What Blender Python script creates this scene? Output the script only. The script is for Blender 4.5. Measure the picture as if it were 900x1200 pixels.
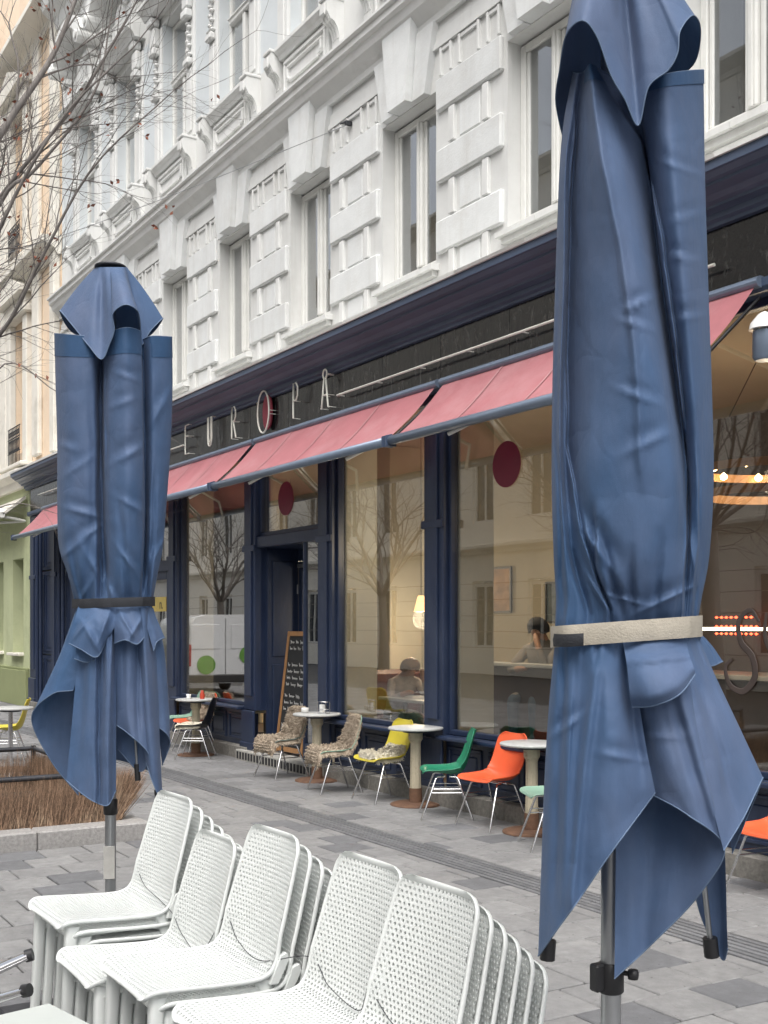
import bpy, bmesh, math, random
from mathutils import Vector, Matrix, noise
R = math.radians
for o in list(bpy.data.objects): bpy.data.objects.remove(o, do_unlink=True)
scene = bpy.context.scene
COL = scene.collection
random.seed(7)

# ---------------------------------------------------------------- camera
CAM_H = 1.70
A = R(31.117)                       # the facade runs 31 degrees left of the view axis
CF = Vector((-math.cos(A), math.sin(A), 0)); CR = Vector((math.sin(A), math.cos(A), 0))
FPX = 1375.0
cam = bpy.data.cameras.new('camera'); camo = bpy.data.objects.new('camera', cam); COL.objects.link(camo)
camo.location = (0, 0, CAM_H)
camo.rotation_euler = (R(90), 0, R(90) - A)
cam.sensor_fit = 'VERTICAL'; cam.sensor_height = 36; cam.lens = FPX / 1200 * 36
cam.shift_y = 132 / 1200; cam.clip_start = .05; cam.clip_end = 600
scene.camera = camo

# ---------------------------------------------------------------- sky, sun, exposure (bright overcast day)
SUN_EL, SUN_AZ = R(60), R(-40)      # sun direction: azimuth measured from +X towards +Y
w = bpy.data.worlds.new('World'); scene.world = w; w.use_nodes = True
nt = w.node_tree; nt.nodes.clear()
sky = nt.nodes.new('ShaderNodeTexSky'); sky.sky_type = 'NISHITA'; sky.sun_disc = False
sky.sun_elevation = SUN_EL; sky.sun_rotation = R(90) - SUN_AZ
sky.air_density = 1.0; sky.dust_density = 6.0; sky.ozone_density = 1.0
hsv = nt.nodes.new('ShaderNodeHueSaturation'); hsv.inputs['Saturation'].default_value = .28
bg = nt.nodes.new('ShaderNodeBackground'); bg.inputs['Strength'].default_value = .15
wo = nt.nodes.new('ShaderNodeOutputWorld')
nt.links.new(sky.outputs[0], hsv.inputs['Color']); nt.links.new(hsv.outputs[0], bg.inputs['Color']); nt.links.new(bg.outputs[0], wo.inputs[0])
sun = bpy.data.lights.new('sun', 'SUN'); sun.energy = 0.9; sun.angle = R(75); sun.color = (1, .97, .93)
suno = bpy.data.objects.new('sun', sun); COL.objects.link(suno)
sd = Vector((math.cos(SUN_EL) * math.cos(SUN_AZ), math.cos(SUN_EL) * math.sin(SUN_AZ), math.sin(SUN_EL)))
suno.rotation_euler = (-sd).to_track_quat('-Z', 'Y').to_euler(); suno.location = (0, -5, 30)
vs = scene.view_settings
vs.view_transform = 'Standard'; vs.look = 'None'; vs.gamma = 1; vs.use_curve_mapping = False
vs.exposure = 0.86
scene.render.engine = 'CYCLES'

# ---------------------------------------------------------------- helpers
def tag(o, label=None, cat=None, group=None, kind=None):
    if label: o['label'] = label
    if cat: o['category'] = cat
    if group: o['group'] = group
    if kind: o['kind'] = kind
    return o
def empty(name, loc=(0, 0, 0), rz=0, label=None, cat=None, group=None, kind=None):
    o = bpy.data.objects.new(name, None); COL.objects.link(o)
    o.location = loc; o.rotation_euler = (0, 0, rz); o.empty_display_size = .1
    return tag(o, label, cat, group, kind)
def link(name, me, parent=None, loc=(0, 0, 0), rz=0):
    o = bpy.data.objects.new(name, me); COL.objects.link(o); o.parent = parent
    o.location = loc; o.rotation_euler = (0, 0, rz); return o
def kids(o): return [c for c in bpy.data.objects if c.parent == o]
def copy_tree(o, parent=None):
    c = o.copy(); COL.objects.link(c); c.parent = parent
    for k in list(o.children): copy_tree(k, c)
    return c
def cr(p0, p1, p2, p3, t):
    return .5 * ((2 * p1) + (p2 - p0) * t + (2 * p0 - 5 * p1 + 4 * p2 - p3) * t * t + (3 * p1 - p0 - 3 * p2 + p3) * t ** 3)
def spline(P, n, closed=False):
    P = [Vector(p) for p in P]; m = len(P); out = []
    segs = m if closed else m - 1
    tot = n if closed else n - 1
    for i in range(n):
        s = i / tot * segs; k = min(int(s), segs - 1); t = s - k
        g = (lambda j: P[j % m]) if closed else (lambda j: P[j] if 0 <= j < m else (P[0] * 2 - P[1] if j < 0 else P[-1] * 2 - P[-2]))
        out.append(cr(g(k - 1), g(k), g(k + 1), g(k + 2), t))
    return out

class MB:
    def __init__(s): s.v = []; s.f = []; s.m = []; s.sm = []
    def add(s, vs_, fs, m=0, smooth=False):
        b = len(s.v); s.v += [tuple(v) for v in vs_]
        for f in fs: s.f.append(tuple(b + i for i in f)); s.m.append(m); s.sm.append(smooth)
        return s
    def box(s, x0, x1, y0, y1, z0, z1, c=0, m=0):
        if x0 > x1: x0, x1 = x1, x0
        if y0 > y1: y0, y1 = y1, y0
        if z0 > z1: z0, z1 = z1, z0
        if c <= 0:
            V = [(x, y, z) for z in (z0, z1) for y in (y0, y1) for x in (x0, x1)]
            return s.add(V, [(0, 2, 3, 1), (4, 5, 7, 6), (0, 1, 5, 4), (2, 6, 7, 3), (0, 4, 6, 2), (1, 3, 7, 5)], m)
        c = min(c, (x1 - x0) * .45, (y1 - y0) * .45, (z1 - z0) * .45)
        V = []; X = (x0, x1); Y = (y0, y1); Z = (z0, z1)
        ix = lambda i, j, k, a: ((i * 2 + j) * 2 + k) * 3 + a
        for i in (0, 1):
            for j in (0, 1):
                for k in (0, 1):
                    sx, sy, sz = (1, -1)[i], (1, -1)[j], (1, -1)[k]
                    V.append((X[i], Y[j] + sy * c, Z[k] + sz * c))
                    V.append((X[i] + sx * c, Y[j], Z[k] + sz * c))
                    V.append((X[i] + sx * c, Y[j] + sy * c, Z[k]))
        F = []
        for i in (0, 1):
            F.append((ix(i, 0, 0, 0), ix(i, 1, 0, 0), ix(i, 1, 1, 0), ix(i, 0, 1, 0)))
            F.append((ix(0, i, 0, 1), ix(1, i, 0, 1), ix(1, i, 1, 1), ix(0, i, 1, 1)))
            F.append((ix(0, 0, i, 2), ix(1, 0, i, 2), ix(1, 1, i, 2), ix(0, 1, i, 2)))
            for j in (0, 1):
                F.append((ix(i, j, 0, 0), ix(i, j, 1, 0), ix(i, j, 1, 1), ix(i, j, 0, 1)))
                F.append((ix(i, 0, j, 0), ix(i, 1, j, 0), ix(i, 1, j, 2), ix(i, 0, j, 2)))
                F.append((ix(0, i, j, 1), ix(1, i, j, 1), ix(1, i, j, 2), ix(0, i, j, 2)))
                for k in (0, 1): F.append((ix(i, j, k, 0), ix(i, j, k, 1), ix(i, j, k, 2)))
        return s.add(V, F, m)
    def prism(s, poly, axis, a0, a1, m=0):
        n = len(poly)
        def mk(p, a): return {'x': (a, p[0], p[1]), 'y': (p[0], a, p[1]), 'z': (p[0], p[1], a)}[axis]
        V = [mk(p, a0) for p in poly] + [mk(p, a1) for p in poly]
        F = [tuple(range(n)), tuple(range(2 * n - 1, n - 1, -1))] + [(i, (i + 1) % n, n + (i + 1) % n, n + i) for i in range(n)]
        return s.add(V, F, m)
    def tube(s, path, r, n=8, m=0, closed=False, flat=1.0, caps=True):
        P = [Vector(p) for p in path]; N = len(P); V = []
        rr = r if isinstance(r, (list, tuple)) else [r] * N
        up = None
        for i, p in enumerate(P):
            if closed: t = P[(i + 1) % N] - P[i - 1]
            else: t = P[min(i + 1, N - 1)] - P[max(i - 1, 0)]
            t = t.normalized() if t.length > 1e-9 else Vector((0, 0, 1))
            if up is None:
                up = Vector((0, 0, 1)) if abs(t.z) < .9 else Vector((1, 0, 0))
            a = t.cross(up)
            if a.length < 1e-6: a = t.orthogonal()
            a.normalize(); b = a.cross(t).normalized(); up = b
            for k in range(n):
                th = 2 * math.pi * k / n
                V.append(p + a * (math.cos(th) * rr[i]) + b * (math.sin(th) * rr[i] * flat))
        F = []
        for i in range(N if closed else N - 1):
            j = (i + 1) % N
            for k in range(n): F.append((i * n + k, i * n + (k + 1) % n, j * n + (k + 1) % n, j * n + k))
        s.add(V, F, m, True)
        if caps and not closed:
            s.add([V[k] for k in range(n)], [tuple(range(n - 1, -1, -1))], m)
            s.add([V[(N - 1) * n + k] for k in range(n)], [tuple(range(n))], m)
        return s
    def lathe(s, prof, n=24, c=(0, 0, 0), m=0, smooth=True):
        V = []; F = []
        for r, z in prof:
            for k in range(n):
                th = 2 * math.pi * k / n; V.append((c[0] + r * math.cos(th), c[1] + r * math.sin(th), c[2] + z))
        for i in range(len(prof) - 1):
            for k in range(n): F.append((i * n + k, i * n + (k + 1) % n, (i + 1) * n + (k + 1) % n, (i + 1) * n + k))
        s.add(V, F, m, smooth)
        s.add([V[k] for k in range(n)], [tuple(range(n - 1, -1, -1))], m)
        s.add([V[(len(prof) - 1) * n + k] for k in range(n)], [tuple(range(n))], m)
        return s
    def grid(s, G, closed=False, m=0, smooth=True):
        a = len(G); b = len(G[0]); V = [p for row in G for p in row]; F = []
        for i in range(a - 1):
            for j in range(b if closed else b - 1):
                F.append((i * b + j, i * b + (j + 1) % b, (i + 1) * b + (j + 1) % b, (i + 1) * b + j))
        return s.add(V, F, m, smooth)
    def xf(s, M):
        s.v = [tuple(M @ Vector(v)) for v in s.v]; return s
    def mesh(s, name, mats, fix=True):
        me = bpy.data.meshes.new(name); me.from_pydata(s.v, [], s.f)
        for m in (mats if isinstance(mats, (list, tuple)) else [mats]): me.materials.append(m)
        me.polygons.foreach_set('material_index', s.m); me.polygons.foreach_set('use_smooth', s.sm)
        if fix:
            bm = bmesh.new(); bm.from_mesh(me); bmesh.ops.recalc_face_normals(bm, faces=bm.faces); bm.to_mesh(me); bm.free()
        me.update(); return me
    def build(s, name, mats, parent=None, loc=(0, 0, 0), rz=0, fix=True):
        return link(name, s.mesh(name, mats, fix), parent, loc, rz)

# ---------------------------------------------------------------- procedural materials
def nodes_of(name):
    m = bpy.data.materials.new(name); m.use_nodes = True; t = m.node_tree; t.nodes.clear()
    out = t.nodes.new('ShaderNodeOutputMaterial'); b = t.nodes.new('ShaderNodeBsdfPrincipled'); t.links.new(b.outputs[0], out.inputs[0])
    return m, t, b, out
def tex_noise(t, scale, detail=6, rough=.6, vec=None, stretch=None):
    n = t.nodes.new('ShaderNodeTexNoise'); n.inputs['Scale'].default_value = scale; n.inputs['Detail'].default_value = detail; n.inputs['Roughness'].default_value = rough
    tc = t.nodes.new('ShaderNodeTexCoord'); src = tc.outputs['Object']
    if vec == 'gen':
        g = t.nodes.new('ShaderNodeNewGeometry'); src = g.outputs['Position']
    if stretch:
        mp = t.nodes.new('ShaderNodeMapping'); mp.inputs['Scale'].default_value = stretch; t.links.new(src, mp.inputs['Vector']); src = mp.outputs[0]
    t.links.new(src, n.inputs['Vector']); return n
def ramp(t, src, stops):
    r = t.nodes.new('ShaderNodeValToRGB'); e = r.color_ramp.elements
    while len(e) < len(stops): e.new(.5)
    for i, (p, c) in enumerate(stops):
        e[i].position = p; e[i].color = (*c, 1) if len(c) == 3 else c
    t.links.new(src, r.inputs[0]); return r
def mixc(t, fac, a, b, mode='MIX'):
    n = t.nodes.new('ShaderNodeMix'); n.data_type = 'RGBA'; n.blend_type = mode
    for inp, v in ((n.inputs[0], fac), (n.inputs[6], a), (n.inputs[7], b)):
        if hasattr(v, 'is_linked') or isinstance(v, bpy.types.NodeSocket): t.links.new(v, inp)
        elif isinstance(v, (int, float)): inp.default_value = v
        else: inp.default_value = (*v, 1)
    return n.outputs[2]
def mat(name, c, rough=.6, var=.12, scale=3, bump=0, bscale=60, metal=0, spec=.5, dirt_or_reflection=None, dscale=1.5, dlo=.5, dhi=.75, stretch=None, world=False, rand=0, sheen=0, coat=0, island=0, streak=None, spots=0):
    m, t, b, out = nodes_of(name)
    vec = 'gen' if world else None
    n = tex_noise(t, scale, vec=vec, stretch=stretch)
    hi = tuple(min(1, x * (1 + var)) for x in c); lo = tuple(x * (1 - var) for x in c)
    col = ramp(t, n.outputs[0], [(.3, lo), (.7, hi)]).outputs[0]
    if dirt_or_reflection:
        d = tex_noise(t, dscale, 8, .7, vec=vec, stretch=stretch)
        f = ramp(t, d.outputs[0], [(dlo, (0, 0, 0)), (dhi, (1, 1, 1))]).outputs[0]
        col = mixc(t, f, col, dirt_or_reflection)
    if streak:
        d2 = tex_noise(t, 1.0, 6, .65, vec='gen', stretch=(5, 5, .45))
        f2 = ramp(t, d2.outputs[0], [(.52, (0, 0, 0)), (.80, (.55, .55, .55))]).outputs[0]
        col = mixc(t, f2, col, streak)
    if spots:
        d3 = tex_noise(t, 26, 2, .5, vec='gen')
        f3 = ramp(t, d3.outputs[0], [(.69, (0, 0, 0)), (.73, (spots,) * 3)]).outputs[0]
        col = mixc(t, f3, col, tuple(x * .35 for x in c))
    if rand:
        oi = t.nodes.new('ShaderNodeObjectInfo')
        k = ramp(t, oi.outputs['Random'], [(0, (1 - rand,) * 3), (1, (1 + rand * .8,) * 3)]).outputs[0]
        col = mixc(t, 1.0, col, k, 'MULTIPLY')
    if island:
        gi = t.nodes.new('ShaderNodeNewGeometry')
        k = ramp(t, gi.outputs['Random Per Island'], [(0, (1 - island,) * 3), (1, (1 + island,) * 3)]).outputs[0]
        col = mixc(t, 1.0, col, k, 'MULTIPLY')
    t.links.new(col, b.inputs['Base Color'])
    b.inputs['Roughness'].default_value = rough; b.inputs['Metallic'].default_value = metal
    b.inputs['Specular IOR Level'].default_value = spec
    if sheen: b.inputs['Sheen Weight'].default_value = sheen
    if coat: b.inputs['Coat Weight'].default_value = coat; b.inputs['Coat Roughness'].default_value = .1
    if bump:
        bn = tex_noise(t, bscale, 5, .65, vec=vec, stretch=stretch); bp = t.nodes.new('ShaderNodeBump'); bp.inputs['Strength'].default_value = bump; bp.inputs['Distance'].default_value = .01
        t.links.new(bn.outputs[0], bp.inputs['Height']); t.links.new(bp.outputs[0], b.inputs['Normal'])
    return m
def glass_mat(name, tint=(.9, .93, .92), boost=1.6, rough=0.0):
    m = bpy.data.materials.new(name); m.use_nodes = True; t = m.node_tree; t.nodes.clear()
    out = t.nodes.new('ShaderNodeOutputMaterial'); tr = t.nodes.new('ShaderNodeBsdfTransparent'); tr.inputs[0].default_value = (*tint, 1)
    gl = t.nodes.new('ShaderNodeBsdfGlossy'); gl.inputs['Roughness'].default_value = rough
    lw = t.nodes.new('ShaderNodeLayerWeight'); lw.inputs['Blend'].default_value = .5
    fr = t.nodes.new('ShaderNodeMath'); fr.operation = 'POWER'; fr.inputs[1].default_value = 4.0; t.links.new(lw.outputs['Facing'], fr.inputs[0])
    mu = t.nodes.new('ShaderNodeMath'); mu.operation = 'MULTIPLY_ADD'; mu.inputs[1].default_value = boost; mu.inputs[2].default_value = .045 * boost; mu.use_clamp = True
    mx = t.nodes.new('ShaderNodeMixShader')
    n = tex_noise(t, .7, 2, .5); bp = t.nodes.new('ShaderNodeBump'); bp.inputs['Strength'].default_value = .02; bp.inputs['Distance'].default_value = .05
    t.links.new(n.outputs[0], bp.inputs['Height']); t.links.new(bp.outputs[0], gl.inputs['Normal'])
    t.links.new(fr.outputs[0], mu.inputs[0]); t.links.new(mu.outputs[0], mx.inputs[0]); t.links.new(tr.outputs[0], mx.inputs[1]); t.links.new(gl.outputs[0], mx.inputs[2]); t.links.new(mx.outputs[0], out.inputs[0])
    return m
def emit_mat(name, c, s):
    m, t, b, out = nodes_of(name); b.inputs['Base Color'].default_value = (*c, 1); b.inputs['Emission Color'].default_value = (*c, 1); b.inputs['Emission Strength'].default_value = s
    return m

M = {}
M['stucco'] = mat('white_stucco', (.66, .665, .65), .85, .05, 2.2, .25, 90, dirt_or_reflection=(.56, .555, .53), dscale=1.3, dlo=.52, dhi=.85, world=True, streak=(.48, .47, .44))
M['stone_trim'] = mat('white_painted_stone', (.69, .695, .68), .8, .05, 3, .2, 60, dirt_or_reflection=(.58, .575, .55), dscale=2.2, dlo=.55, dhi=.85, world=True, streak=(.50, .49, .46))
M['block'] = mat('white_rustication', (.70, .715, .71), .8, .06, 4, .3, 40, dirt_or_reflection=(.62, .62, .60), dscale=3, dlo=.5, dhi=.8, rand=.05, world=True, streak=(.52, .51, .48))
M['stucco_blue'] = mat('pale_bluish_stucco', (.60, .635, .65), .85, .04, 2, .2, 90, world=True)
M['flash'] = mat('white_flashing', (.66, .66, .63), .55, .08, 5, .1, 30, dirt_or_reflection=(.4, .39, .36), dscale=4, dlo=.6, dhi=.85, world=True)
M['wframe'] = mat('white_window_paint', (.72, .72, .69), .45, .05, 6, .1, 50, dirt_or_reflection=(.5, .49, .45), dscale=5, dlo=.62, dhi=.9, world=True)
M['navy'] = mat('navy_paint', (.018, .030, .068), .38, .2, 4, .12, 35, dirt_or_reflection=(.045, .06, .10), dscale=3, dlo=.5, dhi=.8, world=True, stretch=(1, 1, .35))
M['navy_cornice'] = mat('faded_navy_paint', (.062, .088, .145), .42, .15, 4, .12, 35, dirt_or_reflection=(.095, .12, .175), dscale=2, dlo=.5, dhi=.8, world=True, stretch=(.3, 1, 1))
M['granite'] = mat('granite', (.22, .21, .19), .85, .25, 30, .5, 60, dirt_or_reflection=(.10, .10, .09), dscale=6, dlo=.5, dhi=.75, world=True)
M['kerb'] = mat('granite_kerb', (.34, .33, .32), .85, .22, 40, .5, 70, dirt_or_reflection=(.22, .22, .21), dscale=3, dlo=.55, dhi=.8, world=True)
M['slab'] = mat('grey_paving', (.245, .244, .243), .8, .16, 14, .5, 70, dirt_or_reflection=(.175, .175, .178), dscale=2.2, dlo=.45, dhi=.75, world=True, rand=.09, spots=.6)
M['slab_dark'] = mat('dark_grey_paving', (.165, .168, .176), .8, .16, 14, .5, 70, dirt_or_reflection=(.125, .128, .135), dscale=2.2, dlo=.45, dhi=.75, world=True, rand=.12, spots=.5)
M['slab_far'] = mat('grey_paving_far', (.205, .205, .207), .8, .16, 14, .5, 70, dirt_or_reflection=(.16, .16, .163), dscale=2.2, dlo=.45, dhi=.75, world=True, island=.20)
M['joint'] = mat('joint_sand', (.085, .085, .085), .95, .3, 20, .5, 80, world=True)
M['steel_dark'] = mat('dark_steel', (.06, .062, .07), .5, .2, 8, .1, 60, metal=.6)
M['alu'] = mat('brushed_aluminium', (.42, .43, .44), .38, .1, 6, .05, 80, metal=.9)
M['chrome'] = mat('chrome', (.75, .75, .76), .14, .05, 6, metal=1)
M['black'] = mat('black_plastic', (.018, .018, .02), .45, .2, 8, .1, 60)
M['whiteplastic'] = mat('white_plastic', (.68, .705, .69), .33, .03, 5, .05, 120, dirt_or_reflection=(.55, .56, .535), dscale=6, dlo=.6, dhi=.9, rand=.03)
M['glass'] = glass_mat('shop_glass', (.93, .93, .91), 2.6)
M['wglass'] = glass_mat('window_glass', (.85, .87, .88), 3.4)
M['signglass'] = mat('black_sign_glass', (.013, .013, .014), .06, .3, 3, .5, 12, dirt_or_reflection=(.10, .10, .095), dscale=18, dlo=.54, dhi=.70, world=True, stretch=(1, 1, .35), spec=.8)  # mottled grey tone paints reflected sky and trees into the black glass

# ---------------------------------------------------------------- pavement
ground = MB().box(-90, 60, -40, 40, -.3, -.028).build('pavement', M['joint']); tag(ground, kind='structure')
WX, LY = .31, .345
DR0, DR1 = 4.66, 4.99
def slab_rects():
    out = []
    x = -30.0; i = 0
    while x < 3:
        y = -3.2 + (.5 * LY if i % 2 else 0)
        while y < 6.25:
            y0, y1 = y, y + LY
            for a, b in (((y0, min(y1, DR0))), ((max(y0, DR1), min(y1, 6.22)))):
                if b - a > .06: out.append((x, x + WX, a, b))
            y += LY
        x += WX; i += 1
    return out
def view_size(x, y):
    d = Vector((x, y, 0)); Z = d.dot(CF); X = d.dot(CR)
    if Z < 1.5: return 0
    u = 450 + FPX * X / Z; v = 732 + CAM_H * FPX / Z
    if u < -30 or u > 930 or v > 1230: return 0
    return 1 / Z
slabs = [(view_size((r[0] + r[1]) / 2, (r[2] + r[3]) / 2), r) for r in slab_rects()]
slabs = [s for s in slabs if not (s[1][1] > -11.95 and s[1][0] < -8.9 and s[1][2] < 3.28 and s[1][3] > -.2 and s[1][1] < -8.85 and s[1][3] < 3.3)]
slabs.sort(key=lambda s: -s[0])
rs = random.Random(3); shared = {}
rest = MB(); cnt = 0
for i, (vsz, (x0, x1, y0, y1)) in enumerate(slabs):
    g = .0055; dz = rs.uniform(-.0025, .0025)
    if vsz > 0 and cnt < 300:
        cnt += 1
        key = (round(x1 - x0, 3), round(y1 - y0, 3), rs.random() < .09)
        if key not in shared:
            wx, ly = key[0] / 2 - g, key[1] / 2 - g
            shared[key] = MB().box(-wx, wx, -ly, ly, -.04, 0, .006).mesh('paving_slab', M['slab_dark'] if key[2] else M['slab'])
        o = link('paving_slab', shared[key], ground, ((x0 + x1) / 2, (y0 + y1) / 2, dz))
        o.rotation_euler = (rs.gauss(0, .003), rs.gauss(0, .003), rs.gauss(0, .003))
    else:
        rest.box(x0 + g, x1 - g, y0 + g, y1 - g, -.04, dz, .005, m=1 if rs.random() < .09 else 0)
tag(rest.build('paving_slabs', [M['slab_far'], M['slab_far']], ground), kind='stuff')
# slotted drain channel parallel to the facade
drain = MB().box(-40, 4, DR0 + .004, DR1 - .004, -.1, -.022).build('drain_channel', M['black'], ground)
nb = 6; bw = (DR1 - DR0 - .02) / nb
for k in range(nb):
    b = MB(); y = DR0 + .01 + bw * k; x = -26.0
    while x < 3.5:
        b.box(x + .004, x + .496, y + .004, y + bw - .016, -.03, .001, .003); x += .5
    b.build('grate_bar', M['slab_dark'], drain)

# ---------------------------------------------------------------- the white building with the navy shopfront
WY = 6.30                                   # wall plane
PITCH = 2.14
CK = [-7.82 - PITCH * k for k in range(-3, 7)]     # window axes
XL, XR = -22.3, 1.2
bld = empty('corner_building', (-11, 9, 0), label='white stucco building with rusticated first floor above a navy cafe shopfront', cat='building')
bld.location = (0, 0, 0)
def part(mb, name, m, parent=None): return mb.build(name, m, parent or bld)
HW = .5
wall = MB()
wall.box(XL, XR, WY, 6.9, 4.5, 5.17)
wall.box(XL, XR, WY, 6.9, 6.86, 8.62)
wall.box(XL, XR, WY, 6.9, 10.75, 15.5)
edges = [XL] + [e for c in sorted(CK) for e in (c - HW, c + HW)] + [XR]
for i in range(0, len(edges), 2):
    wall.box(edges[i], edges[i + 1], WY, 6.9, 5.17, 6.86)
    wall.box(edges[i], edges[i + 1], WY, 6.9, 8.62, 10.75, m=1)
wall.box(XL, XR, 12.0, 12.3, 0, 15.5); wall.box(XL, XL + .3, 6.9, 12, 0, 15.5); wall.box(XR - .3, XR, 6.9, 12, 0, 15.5)
wall.box(XL + .3, XR - .3, 6.9, 12, 4.4, 4.6); wall.box(XL + .3, XR - .3, 6.9, 12, 15.2, 15.5); wall.box(XL + .3, XR - .3, 6.9, 12, 7.9, 8.1)
part(wall, 'wall', [M['stucco'], M['stucco_blue']])
M['inwall'] = mat('interior_wall', (.30, .28, .25), .9, .1, 2)
part(MB().box(XL + .4, XR - .4, 7.9, 8.0, 4.7, 7.8).box(XL + .4, XR - .4, 7.6, 7.7, 8.2, 15), 'interior_wall', M['inwall'])

# mouldings between the floors (profiles run along the facade)
def moulding(name, prof, x0, x1, m, parent=None): return part(MB().prism(prof, 'x', x0, x1), name, m, parent)
moulding('string_course', [(6.32, 7.50), (6.25, 7.50), (6.24, 7.56), (6.20, 7.60), (6.13, 7.66), (6.10, 7.74), (6.06, 7.76), (6.06, 7.83), (6.02, 7.845), (6.02, 7.87), (6.32, 7.94)], XL - .05, XR, M['stone_trim'])
moulding('fillet_band', [(6.32, 7.24), (6.265, 7.24), (6.265, 7.29), (6.28, 7.30), (6.28, 7.40), (6.32, 7.40)], XL, XR, M['stone_trim'])
moulding('upper_cornice', [(6.32, 13.0), (6.2, 13.0), (6.15, 13.15), (5.95, 13.3), (5.9, 13.45), (6.32, 13.5)], XL - .1, XR, M['stone_trim'])

def shared(fn, name, m):
    return fn().mesh(name, m)
blkW = (PITCH - 2 * HW) - .10
blkM = MB().box(-blkW / 2, blkW / 2, -.045, .03, -.155, .155, .014).mesh('rustication_block', M['block'])
stripM = MB().box(-.045, .045, -.035, .03, -.165, .165, .006).mesh('joint_strip', M['stone_trim'])
plateM = MB().box(-.16, .16, -.012, .03, -.15, .15, .008).mesh('recessed_block', M['block'])
kz = MB().prism([(-.17, 6.87), (.17, 6.87), (.30, 7.84), (-.30, 7.84)], 'y', 6.15, 6.33)
keyM = kz.mesh('keystone', M['block'])
def vouss(s):
    return MB().prism([(s * .175, 6.866), (s * .40, 6.866), (s * .56, 7.50), (s * .262, 7.50)], 'y', 6.225, 6.33).mesh('voussoir', M['block'])
vL, vR = vouss(-1), vouss(1)
fr1 = MB()   # first floor window frame (local x about window axis), two casements
z0, z1 = 5.23, 6.84; yf = 6.44
fr1.box(-HW, -HW + .07, yf, yf + .09, z0, z1, .008); fr1.box(HW - .07, HW, yf, yf + .09, z0, z1, .008)
fr1.box(-HW + .07, HW - .07, yf, yf + .09, z1 - .07, z1, .008); fr1.box(-HW + .07, HW - .07, yf, yf + .09, z0, z0 + .08, .008)
fr1.box(-.045, .045, yf - .02, yf + .08, z0 + .08, z1 - .07, .012); fr1.box(-.018, .018, yf - .035, yf - .02, z0 + .08, z1 - .07, .004)
for s in (-1, 1):
    xa, xb = sorted((s * .05, s * (HW - .075)))
    fr1.box(xa, xa + .04, yf + .015, yf + .06, z0 + .085, z1 - .075, .006); fr1.box(xb - .04, xb, yf + .015, yf + .06, z0 + .085, z1 - .075, .006)
fr1M = fr1.mesh('frame', M['wframe'])
paneM = MB().box(-.20, .20, yf + .03, yf + .036, z0 + .06, z1 - .05).mesh('pane', M['wglass'])
sillM = MB().prism([(6.20, 5.115), (6.20, 5.16), (6.60, 5.235), (6.60, 5.115)], 'x', -HW - .06, -.004).prism([(6.20, 5.115), (6.20, 5.165), (6.60, 5.24), (6.60, 5.115)], 'x', .004, HW + .06).prism([(6.24, 5.06), (6.24, 5.112), (6.32, 5.112), (6.32, 5.06)], 'x', -HW - .02, HW + .02).mesh('sill', M['stone_trim'])
M['curtain'] = mat('pale_curtain', (.45, .43, .39), .9, .15, 3, .3, 12, stretch=(8, 1, .2))
curtG = [[(x / 24 * .42, 6.82 + .025 * math.sin(x * 1.3) + .01 * math.sin(x * 3.1), z) for x in range(25)] for z in (5.2, 6.0, 6.84)]
curtM = MB().grid(curtG).mesh('curtain', M['curtain'])
for i, c in enumerate(sorted(CK, reverse=True)):
    wn = link('window', fr1M, bld, (c, 0, 0))
    link('pane', paneM, wn, (-.24, 0, 0)); link('pane', paneM, wn, (.24, 0, 0)); link('sill', sillM, wn)
    if i % 3 != 1: link('curtain', curtM, wn, (-.48 if i % 2 else .05, 0, 0))
    link('keystone', keyM, bld, (c, 0, 0)); link('voussoir', vL, bld, (c, 0, 0)); link('voussoir', vR, bld, (c, 0, 0))
    px = c + PITCH / 2
    if px < XR - .7:
        for zc in (6.78, 6.095, 5.415):
            link('rustication_block', blkM, bld, (px, WY, zc))
        for zc in (6.44, 5.755, 5.09):
            for dx in (-.27, .27): link('joint_strip', stripM, bld, (px + dx, WY, zc))
            link('recessed_block', plateM, bld, (px, WY, zc - .005))
        # frieze panels above the pier
        for dx, w_ in ((-.38, .2), (0, .34), (.38, .2)):
            fp = MB()
            fp.box(-w_ / 2, -w_ / 2 + .035, WY - .03, WY + .02, 6.96, 7.235, .006); fp.box(w_ / 2 - .035, w_ / 2, WY - .03, WY + .02, 6.96, 7.235, .006)
            fp.box(-w_ / 2 + .036, w_ / 2 - .036, WY - .022, WY + .02, 7.19, 7.232, .006)
            fp.build('frieze_panel', M['stone_trim'], bld, (px + dx, 0, 0))

# second floor: aproned windows with consoles, moulded surround and pediments
def console_mb():
    prof = [(6.32, 8.56), (6.02, 8.56), (6.00, 8.50), (6.00, 8.42), (6.03, 8.38)]
    for k in range(9):
        a = k / 8 * math.pi / 2; prof.append((6.06 + .16 * math.sin(a) * 1.0, 8.34 - .22 * (1 - math.cos(a))))
    prof += [(6.24, 8.0), (6.32, 8.0)]
    b = MB().prism(prof, 'x', -.10, .10)
    for dx in (-.06, 0, .06):
        p2 = [(y - .012, z) for y, z in prof[4:13]] + [(y + .03, z) for y, z in reversed(prof[4:13])]
        b.prism(p2, 'x', dx - .018, dx + .018)
    b.box(-.115, .115, 5.985, 6.3, 8.562, 8.60, .008)
    b.prism([(5.97, 8.40), (5.97, 8.50), (6.0, 8.52), (6.0, 8.38)], 'x', -.055, .055)
    return b
conM = console_mb().xf(Matrix.Translation((0, 6.32, 0)) @ Matrix.Diagonal((.85, .72, 1, 1)) @ Matrix.Translation((0, -6.32, 0))).mesh('console', M['stone_trim'])
apr = MB()
apr.box(-.56, .56, 6.24, 6.31, 7.96, 8.465, .01)
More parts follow.
